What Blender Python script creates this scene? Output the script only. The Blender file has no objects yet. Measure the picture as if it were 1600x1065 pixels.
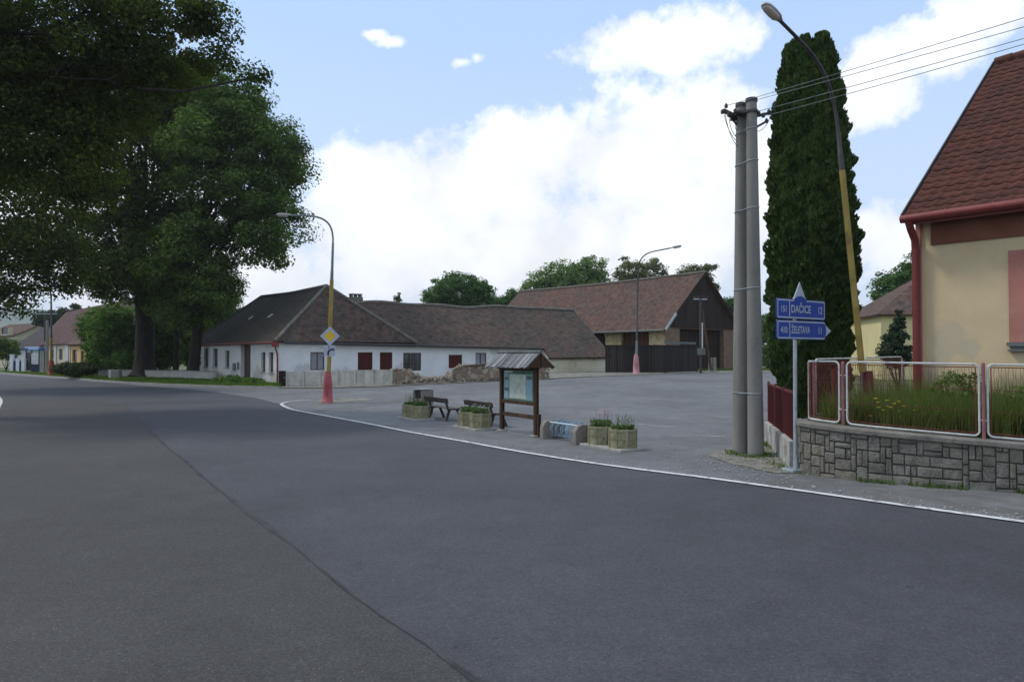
import bpy, bmesh, math, random
import numpy as np
from mathutils import Vector, Matrix
random.seed(7); RNG = np.random.default_rng(11)
PI = math.pi
sc = bpy.context.scene
COL = sc.collection
F = 1155.0                      # focal length in photo pixels (1600 wide)
EYE = Vector((0, 0, 2.0))
TH = math.atan(22.5 / F)

# ------------------------------------------------------------------ survey helpers
def ray(px, py):
    x, y, z = (px - 800) / F, 1.0, -(py - 532.5) / F
    return Vector((x, y * math.cos(TH) - z * math.sin(TH), y * math.sin(TH) + z * math.cos(TH)))
def at(px, py, D):
    d = ray(px, py); return EYE + d * (D / d.y)
def ss(t):
    t = min(1, max(0, t)); return t * t * (3 - 2 * t)
def H(x, y):
    return 0.75 * ss((y - 24) / 28) * ss((x + 16) / 20)
def gp(px, py):
    d = ray(px, py); k = 0.0; k = 3.0
    for _ in range(4000):
        p = EYE + d * k
        if p.z <= H(p.x, p.y): break
        k += 0.04 if k < 130 else 1.0
    return Vector((p.x, p.y, H(p.x, p.y)))
def G(x, y, dz=0.0): return Vector((x, y, H(x, y) + dz))

# ------------------------------------------------------------------ object helpers
def tag(o, label=None, cat=None, group=None, kind=None):
    if label: o['label'] = label
    if cat: o['category'] = cat
    if group: o['group'] = group
    if kind: o['kind'] = kind
    return o
ORG = {}
def thing(name, label, cat, loc=(0, 0, 0), rz=0.0, group=None, local=False):
    o = bpy.data.objects.new(name, None); COL.objects.link(o)
    o.empty_display_size = 0.2
    o.location = loc; o.rotation_euler = (0, 0, rz)
    tag(o, label, cat, group)
    ORG[o.name] = Vector((0, 0, 0)) if local else Vector(loc)
    return o
def auto_uv(me):
    uvl = me.uv_layers.new(name='UVMap')
    n = len(me.polygons)
    co = np.empty(len(me.vertices) * 3, np.float32); me.vertices.foreach_get('co', co); co = co.reshape(-1, 3)
    nor = np.empty(n * 3, np.float32); me.polygons.foreach_get('normal', nor); nor = nor.reshape(-1, 3)
    lt = np.empty(n, np.int32); me.polygons.foreach_get('loop_total', lt)
    vi = np.empty(len(me.loops), np.int32); me.loops.foreach_get('vertex_index', vi)
    t = np.stack([-nor[:, 1], nor[:, 0], np.zeros(n)], 1)
    l = np.linalg.norm(t, axis=1); flat = l < 0.05
    t[flat] = (1, 0, 0); l[flat] = 1; t /= l[:, None]
    b = np.cross(nor, t)
    T = np.repeat(t, lt, 0); B = np.repeat(b, lt, 0); P = co[vi]
    uv = np.stack([(T * P).sum(1), (B * P).sum(1)], 1).astype(np.float32)
    uvl.data.foreach_set('uv', uv.ravel())
def link_mesh(name, me, mat, parent=None, loc=None):
    o = bpy.data.objects.new(name, me); COL.objects.link(o)
    if mat is not None:
        for m_ in (mat if isinstance(mat, (list, tuple)) else [mat]): me.materials.append(m_)
    if parent is not None:
        o.parent = parent; ORG[o.name] = ORG[parent.name]
    elif loc is not None: o.location = loc
    return o
class MB:
    def __init__(s): s.v = []; s.f = []; s.m = []; s.smooth = []
    def add(s, vs, fs, mi=0, sm=False):
        b = len(s.v); s.v += [Vector(p) for p in vs]
        for f in fs: s.f.append([b + i for i in f]); s.m.append(mi); s.smooth.append(sm)
        return s
    def box(s, c, size, rz=0.0, mi=0, bev=0.0, M=None):
        sx, sy, sz = size[0] / 2, size[1] / 2, size[2] / 2
        if bev <= 0:
            vs = [Vector((x * sx, y * sy, z * sz)) for z in (-1, 1) for x, y in ((-1, -1), (1, -1), (1, 1), (-1, 1))]
            fs = [(3, 2, 1, 0), (4, 5, 6, 7), (0, 1, 5, 4), (1, 2, 6, 5), (2, 3, 7, 6), (3, 0, 4, 7)]
        else:
            bm = bmesh.new(); bmesh.ops.create_cube(bm, size=1.0)
            for v in bm.verts: v.co = Vector((v.co.x * size[0], v.co.y * size[1], v.co.z * size[2]))
            bmesh.ops.bevel(bm, geom=bm.edges[:], offset=bev, segments=1, affect='EDGES', profile=0.5)
            bm.verts.index_update(); vs = [v.co.copy() for v in bm.verts]
            fs = [tuple(v.index for v in f.verts) for f in bm.faces]; bm.free()
        R = M if M is not None else Matrix.Rotation(rz, 3, 'Z')
        c = Vector(c); return s.add([c + R @ v for v in vs], fs, mi)
    def quad(s, a, b, c, d, mi=0): return s.add([a, b, c, d], [(0, 1, 2, 3)], mi)
    def beam(s, p0, p1, w, h, mi=0, up=(0, 0, 1)):
        p0, p1 = Vector(p0), Vector(p1); d = (p1 - p0).normalized(); up = Vector(up)
        if abs(d.dot(up)) > 0.98: up = Vector((0, 1, 0))
        x = d.cross(up).normalized(); u = x.cross(d)
        vs = [p + x * (i * w / 2) + u * (j * h / 2) for p in (p0, p1) for i, j in ((-1, -1), (1, -1), (1, 1), (-1, 1))]
        return s.add(vs, [(3, 2, 1, 0), (4, 5, 6, 7), (0, 1, 5, 4), (1, 2, 6, 5), (2, 3, 7, 6), (3, 0, 4, 7)], mi)
    def tube(s, path, rad, n=8, mi=0, cap=True, sm=True):
        path = [Vector(p) for p in path]
        if not isinstance(rad, (list, tuple)): rad = [rad] * len(path)
        rings = []; ref = None
        for i, p in enumerate(path):
            d = (path[min(i + 1, len(path) - 1)] - path[max(i - 1, 0)]).normalized()
            if ref is None:
                ref = Vector((1, 0, 0)) if abs(d.x) < 0.9 else Vector((0, 1, 0))
            x = (ref - d * ref.dot(d)).normalized(); y = d.cross(x); ref = x
            rings.append([p + (x * math.cos(2 * PI * k / n) + y * math.sin(2 * PI * k / n)) * rad[i] for k in range(n)])
        vs = [v for r in rings for v in r]
        fs = [(i * n + k, i * n + (k + 1) % n, (i + 1) * n + (k + 1) % n, (i + 1) * n + k) for i in range(len(path) - 1) for k in range(n)]
        s.add(vs, fs, mi, sm)
        if cap:
            s.add(rings[0], [tuple(range(n))[::-1]], mi); s.add(rings[-1], [tuple(range(n))], mi)
        return s
    def lathe(s, c, prof, n=16, mi=0, sm=True):
        c = Vector(c)
        return s.tube_z(c, prof, n, mi, sm)
    def tube_z(s, c, prof, n, mi, sm):
        vs = [c + Vector((r * math.cos(2 * PI * k / n), r * math.sin(2 * PI * k / n), z)) for r, z in prof for k in range(n)]
        fs = [(i * n + k, i * n + (k + 1) % n, (i + 1) * n + (k + 1) % n, (i + 1) * n + k) for i in range(len(prof) - 1) for k in range(n)]
        s.add(vs, fs, mi, sm)
        s.add(vs[:n], [tuple(range(n))[::-1]], mi); s.add(vs[-n:], [tuple(range(n))], mi); return s
    def slab(s, pts, t, mi=0, nrm=None):
        """closed slab: polygon pts (ccw from outside) pushed inward by t"""
        pts = [Vector(p) for p in pts]
        if nrm is None:
            nrm = Vector((0, 0, 0))
            for i in range(len(pts)): nrm += pts[i].cross(pts[(i + 1) % len(pts)])
            nrm.normalize()
        n = len(pts); vs = pts + [p - Vector(nrm) * t for p in pts]
        fs = [tuple(range(n)), tuple(range(2 * n - 1, n - 1, -1))] + [(i, i + n, (i + 1) % n + n, (i + 1) % n) for i in range(n)]
        return s.add(vs, fs, mi)
    def build(s, name, mat, parent=None, loc=None, bevel=0.0):
        org = ORG[parent.name] if parent is not None else (Vector(loc) if loc is not None else Vector((0, 0, 0)))
        me = bpy.data.meshes.new(name)
        me.from_pydata([tuple(v - org) for v in s.v], [], s.f)
        me.polygons.foreach_set('material_index', s.m); me.polygons.foreach_set('use_smooth', s.smooth)
        me.update(); auto_uv(me)
        o = link_mesh(name, me, mat, parent, loc)
        if bevel > 0:
            b = o.modifiers.new('b', 'BEVEL'); b.width = bevel; b.segments = 2; b.limit_method = 'ANGLE'
        return o
def copy_tree(o, parent=None):
    c = o.copy(); COL.objects.link(c); c.parent = parent
    for ch in list(o.children): copy_tree(ch, c)
    return c
def bez(a, b, c, n=8):
    a, b, c = Vector(a), Vector(b), Vector(c)
    return [a * (1 - t) ** 2 + b * 2 * t * (1 - t) + c * t * t for t in [i / n for i in range(n + 1)]]
def text_mesh(s, body, size, mat, parent, O, X, Y, align='CENTER', name='lettering', sx=1.0):
    cu = bpy.data.curves.new('t', 'FONT'); cu.body = body; cu.size = size; cu.align_x = align; cu.align_y = 'CENTER'
    cu.extrude = 0.0008; cu.offset = size * 0.012
    to = bpy.data.objects.new('t', cu); COL.objects.link(to); bpy.context.view_layer.update()
    me = bpy.data.meshes.new_from_object(to.evaluated_get(bpy.context.evaluated_depsgraph_get()))
    bpy.data.objects.remove(to); me.name = name; me.materials.clear()
    X, Y = Vector(X), Vector(Y); N = X.cross(Y); org = ORG[parent.name]
    for v in me.vertices: v.co = Vector(O) + X * v.co.x * sx + Y * v.co.y + N * v.co.z - org
    return link_mesh(name, me, mat, parent)

# ------------------------------------------------------------------ materials
def nodes(name):
    m = bpy.data.materials.new(name); m.use_nodes = True
    nt = m.node_tree; nt.nodes.clear()
    out = nt.nodes.new('ShaderNodeOutputMaterial'); b = nt.nodes.new('ShaderNodeBsdfPrincipled')
    nt.links.new(b.outputs[0], out.inputs[0]); return m, nt, b, out
def c4(c): return (c[0], c[1], c[2], 1)
def noise(nt, scale, detail=4, rough=0.6, vec=None, dist=0.0):
    n = nt.nodes.new('ShaderNodeTexNoise'); n.inputs['Scale'].default_value = scale
    n.inputs['Detail'].default_value = detail; n.inputs['Roughness'].default_value = rough
    n.inputs['Distortion'].default_value = dist
    if vec is not None: nt.links.new(vec, n.inputs['Vector'])
    return n.outputs[0]
def ramp(nt, fac, stops, interp='LINEAR'):
    r = nt.nodes.new('ShaderNodeValToRGB'); r.color_ramp.interpolation = interp
    el = r.color_ramp.elements
    el[0].position, el[0].color = stops[0][0], c4(stops[0][1])
    el[1].position, el[1].color = stops[-1][0], c4(stops[-1][1])
    for p, c in stops[1:-1]: e = el.new(p); e.color = c4(c)
    nt.links.new(fac, r.inputs[0]); return r.outputs[0]
def mix(nt, fac, a, b, mode='MIX'):
    m = nt.nodes.new('ShaderNodeMix'); m.data_type = 'RGBA'; m.blend_type = mode
    for s, v in ((0, fac), (6, a), (7, b)):
        if isinstance(v, (int, float)): m.inputs[s].default_value = v
        elif isinstance(v, tuple): m.inputs[s].default_value = c4(v)
        else: nt.links.new(v, m.inputs[s])
    return m.outputs[2]
def math_(nt, op, a, b=None, c=None, clamp=False):
    m = nt.nodes.new('ShaderNodeMath'); m.operation = op; m.use_clamp = clamp
    for i, v in enumerate((a, b, c)):
        if v is None: continue
        if isinstance(v, (int, float)): m.inputs[i].default_value = v
        else: nt.links.new(v, m.inputs[i])
    return m.outputs[0]
def bump(nt, b, h, strength=0.4, dist=0.01):
    n = nt.nodes.new('ShaderNodeBump'); n.inputs['Strength'].default_value = strength; n.inputs['Distance'].default_value = dist
    nt.links.new(h, n.inputs['Height']); nt.links.new(n.outputs[0], b.inputs['Normal'])
BW = lambda v: (v, v, v)
def coords(nt, which='Object'):
    return nt.nodes.new('ShaderNodeTexCoord').outputs[which]
def M(name, c1, c2, scale=3.0, rough=0.85, bmp=0.3, bdist=0.01, stain=None, stain2=None, metal=0.0, stretch=None, lo=0.35, hi=0.65, fine=None):
    m, nt, b, out = nodes(name); vec = coords(nt)
    v0 = vec
    if stretch:
        mp = nt.nodes.new('ShaderNodeMapping'); mp.inputs['Scale'].default_value = stretch; nt.links.new(vec, mp.inputs[0]); v0 = mp.outputs[0]
    n = noise(nt, scale, 6, 0.65, v0)
    col = ramp(nt, n, [(lo, c1), (hi, c2)])
    for st in (stain, stain2):
        if st:
            c3, s3, t3, w3, amt = st
            k = ramp(nt, noise(nt, s3, 6, 0.7, vec, 0.4), [(t3, BW(0)), (t3 + w3, BW(amt))])
            col = mix(nt, k, col, c3)
    h = n
    if fine:
        fn = noise(nt, fine[0], 2, 0.5, vec)
        col = mix(nt, ramp(nt, fn, [(0.35, BW(fine[1])), (0.5, BW(0)), ]), col, tuple(x * fine[2] for x in c1))
        h = math_(nt, 'ADD', n, fn)
    nt.links.new(col, b.inputs['Base Color']); b.inputs['Roughness'].default_value = rough; b.inputs['Metallic'].default_value = metal
    b.inputs['Specular IOR Level'].default_value = 0.3
    if bmp: bump(nt, b, h, bmp, bdist)
    return m
def leafmat(name, dark, light, trans=0.35, yellow=None):
    m, nt, b, out = nodes(name)
    g = nt.nodes.new('ShaderNodeNewGeometry'); vec = coords(nt)
    big = noise(nt, 0.35, 3, 0.6, vec)
    f = math_(nt, 'ADD', math_(nt, 'MULTIPLY', g.outputs['Random Per Island'], 0.5), math_(nt, 'MULTIPLY', math_(nt, 'SUBTRACT', big, .12), 0.95))
    stops = [(0.25, dark), (0.85, light)]
    if yellow: stops = [(0.25, dark), (0.75, light), (0.97, yellow)]
    col = ramp(nt, f, stops)
    nt.links.new(col, b.inputs['Base Color']); b.inputs['Roughness'].default_value = 0.75
    b.inputs['Specular IOR Level'].default_value = 0.08
    t = nt.nodes.new('ShaderNodeBsdfTranslucent'); nt.links.new(mix(nt, 1.0, col, (1.1, 1.25, 0.5), 'MULTIPLY'), t.inputs[0])
    mx = nt.nodes.new('ShaderNodeMixShader'); mx.inputs[0].default_value = trans
    nt.links.new(b.outputs[0], mx.inputs[1]); nt.links.new(t.outputs[0], mx.inputs[2]); nt.links.new(mx.outputs[0], out.inputs[0])
    return m
def tilemat(name, a, b2, moss, moss_amt=0.6, bw=0.19, bh=0.17, lichen=(0.22, 0.20, 0.17)):
    m, nt, b, out = nodes(name); uv = coords(nt, 'UV'); vec = coords(nt)
    br = nt.nodes.new('ShaderNodeTexBrick'); nt.links.new(uv, br.inputs['Vector'])
    br.inputs['Scale'].default_value = 1.0; br.inputs['Brick Width'].default_value = bw; br.inputs['Row Height'].default_value = bh
    br.inputs['Mortar Size'].default_value = 0.012; br.inputs['Mortar Smooth'].default_value = 0.6; br.inputs['Bias'].default_value = 0.1
    br.inputs['Color1'].default_value = c4(a); br.inputs['Color2'].default_value = c4(b2); br.inputs['Mortar'].default_value = c4(tuple(x * 0.35 for x in a))
    k = ramp(nt, noise(nt, 0.45, 8, 0.65, vec, 0.6), [(0.44, BW(0)), (0.56, BW(moss_amt))])
    col = mix(nt, k, br.outputs[0], moss)
    k2 = ramp(nt, noise(nt, 9.0, 3, 0.6, vec), [(0.64, BW(0)), (0.72, BW(0.7))])
    col = mix(nt, k2, col, lichen)
    k3 = ramp(nt, noise(nt, 2.6, 5, 0.7, vec), [(0.35, BW(0.5)), (0.6, BW(1.15))])
    col = mix(nt, 1.0, col, k3, 'MULTIPLY')
    nt.links.new(col, b.inputs['Base Color']); b.inputs['Roughness'].default_value = 0.9; b.inputs['Specular IOR Level'].default_value = 0.2
    sep = nt.nodes.new('ShaderNodeSeparateXYZ'); nt.links.new(uv, sep.inputs[0])
    saw = math_(nt, 'FRACT', math_(nt, 'DIVIDE', sep.outputs[1], bh))
    h = math_(nt, 'ADD', math_(nt, 'MULTIPLY', saw, -1.0), math_(nt, 'MULTIPLY', br.outputs['Fac'], -0.6))
    h = math_(nt, 'ADD', h, noise(nt, 5, 4, 0.6, vec)); bump(nt, b, h, 0.9, 0.03)
    return m
def asphalt(name, c1, c2, spots=0.5, big=0.12, patch=None):
    m, nt, b, out = nodes(name); vec = coords(nt)
    n1 = noise(nt, 0.22, 5, 0.6, vec, 0.5); col = ramp(nt, n1, [(0.36, c1), (0.66, c2)])
    sp = noise(nt, 42, 4, 0.8, vec)
    g = ramp(nt, sp, [(0.3, BW(1 - spots * 0.55)), (0.5, BW(1.0)), (0.72, BW(1 + spots * 0.9))])
    col = mix(nt, 1.0, col, g, 'MULTIPLY')
    st = ramp(nt, noise(nt, 95, 1, 0.5, vec), [(0.68, BW(0)), (0.74, BW(0.6 * spots))])
    col = mix(nt, st, col, (0.3, 0.3, 0.29))
    mid = ramp(nt, noise(nt, 1.7, 6, 0.7, vec, 0.8), [(0.3, BW(1 - big)), (0.7, BW(1 + big))])
    col = mix(nt, 1.0, col, mid, 'MULTIPLY')
    # old oil drops
    dr = ramp(nt, noise(nt, 6.0, 2, 0.5, vec), [(0.745, BW(0)), (0.77, BW(0.55))])
    col = mix(nt, dr, col, tuple(x * 0.35 for x in c1))
    if patch:
        pc, ps, pt = patch
        k = ramp(nt, noise(nt, ps, 7, 0.75, vec, 1.0), [(pt, BW(0)), (pt + 0.08, BW(0.75))])
        col = mix(nt, k, col, pc)
    nt.links.new(col, b.inputs['Base Color']); b.inputs['Roughness'].default_value = 0.82; b.inputs['Specular IOR Level'].default_value = 0.35
    bump(nt, b, math_(nt, 'ADD', sp, noise(nt, 140, 2, 0.5, vec)), 0.5, 0.004)
    return m
def boards(name, a, b2, w=0.16, axis=0, rough=0.85, gap=0.03):
    m, nt, b, out = nodes(name); uv = coords(nt, 'UV')
    sep = nt.nodes.new('ShaderNodeSeparateXYZ'); nt.links.new(uv, sep.inputs[0])
    q = math_(nt, 'DIVIDE', sep.outputs[axis], w); fr = math_(nt, 'FRACT', q); fl = math_(nt, 'FLOOR', q)
    wn = nt.nodes.new('ShaderNodeTexWhiteNoise'); wn.noise_dimensions = '1D'; nt.links.new(fl, wn.inputs['W'])
    mp = nt.nodes.new('ShaderNodeMapping'); mp.inputs['Scale'].default_value = (18, 1.2, 1) if axis == 0 else (1.2, 18, 1); nt.links.new(uv, mp.inputs[0])
    g = noise(nt, 2.0, 5, 0.7, mp.outputs[0], 0.3)
    f = math_(nt, 'ADD', math_(nt, 'MULTIPLY', wn.outputs[0], 0.5), math_(nt, 'MULTIPLY', g, 0.6))
    col = ramp(nt, f, [(0.2, a), (0.9, b2)])
    e = math_(nt, 'LESS_THAN', fr, gap * 2)
    col = mix(nt, e, col, tuple(x * 0.25 for x in a))
    nt.links.new(col, b.inputs['Base Color']); b.inputs['Roughness'].default_value = rough; b.inputs['Specular IOR Level'].default_value = 0.2
    bump(nt, b, math_(nt, 'SUBTRACT', g, math_(nt, 'MULTIPLY', e, 2)), 0.5, 0.01)
    return m
def glassmat(name, c=(0.03, 0.035, 0.04)):
    m, nt, b, out = nodes(name); vec = coords(nt)
    nt.links.new(ramp(nt, noise(nt, 1.5, 2, 0.5, vec), [(0.4, c), (0.6, tuple(x * 2.0 for x in c))]), b.inputs['Base Color'])
    b.inputs['Roughness'].default_value = 0.12; b.inputs['Specular IOR Level'].default_value = 0.5; return m
def rubblemat(name, cs, mortar, scale=3.2):
    m, nt, b, out = nodes(name); vec = coords(nt)
    vo = nt.nodes.new('ShaderNodeTexVoronoi'); vo.inputs['Scale'].default_value = scale; nt.links.new(vec, vo.inputs['Vector'])
    ve = nt.nodes.new('ShaderNodeTexVoronoi'); ve.feature = 'DISTANCE_TO_EDGE'; ve.inputs['Scale'].default_value = scale; nt.links.new(vec, ve.inputs['Vector'])
    sp = nt.nodes.new('ShaderNodeSeparateColor'); nt.links.new(vo.outputs['Color'], sp.inputs[0])
    col = ramp(nt, sp.outputs[0], [(i / (len(cs) - 1), c) for i, c in enumerate(cs)])
    n = noise(nt, 6, 6, 0.7, vec); col = mix(nt, 1.0, col, ramp(nt, n, [(0.3, BW(0.6)), (0.7, BW(1.3))]), 'MULTIPLY')
    e = ramp(nt, ve.outputs[0], [(0.02, BW(1)), (0.09, BW(0))])
    col = mix(nt, e, col, mortar)
    nt.links.new(col, b.inputs['Base Color']); b.inputs['Roughness'].default_value = 0.95
    bump(nt, b, math_(nt, 'ADD', ve.outputs[0], math_(nt, 'MULTIPLY', n, 0.4)), 0.9, 0.06)
    return m

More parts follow.
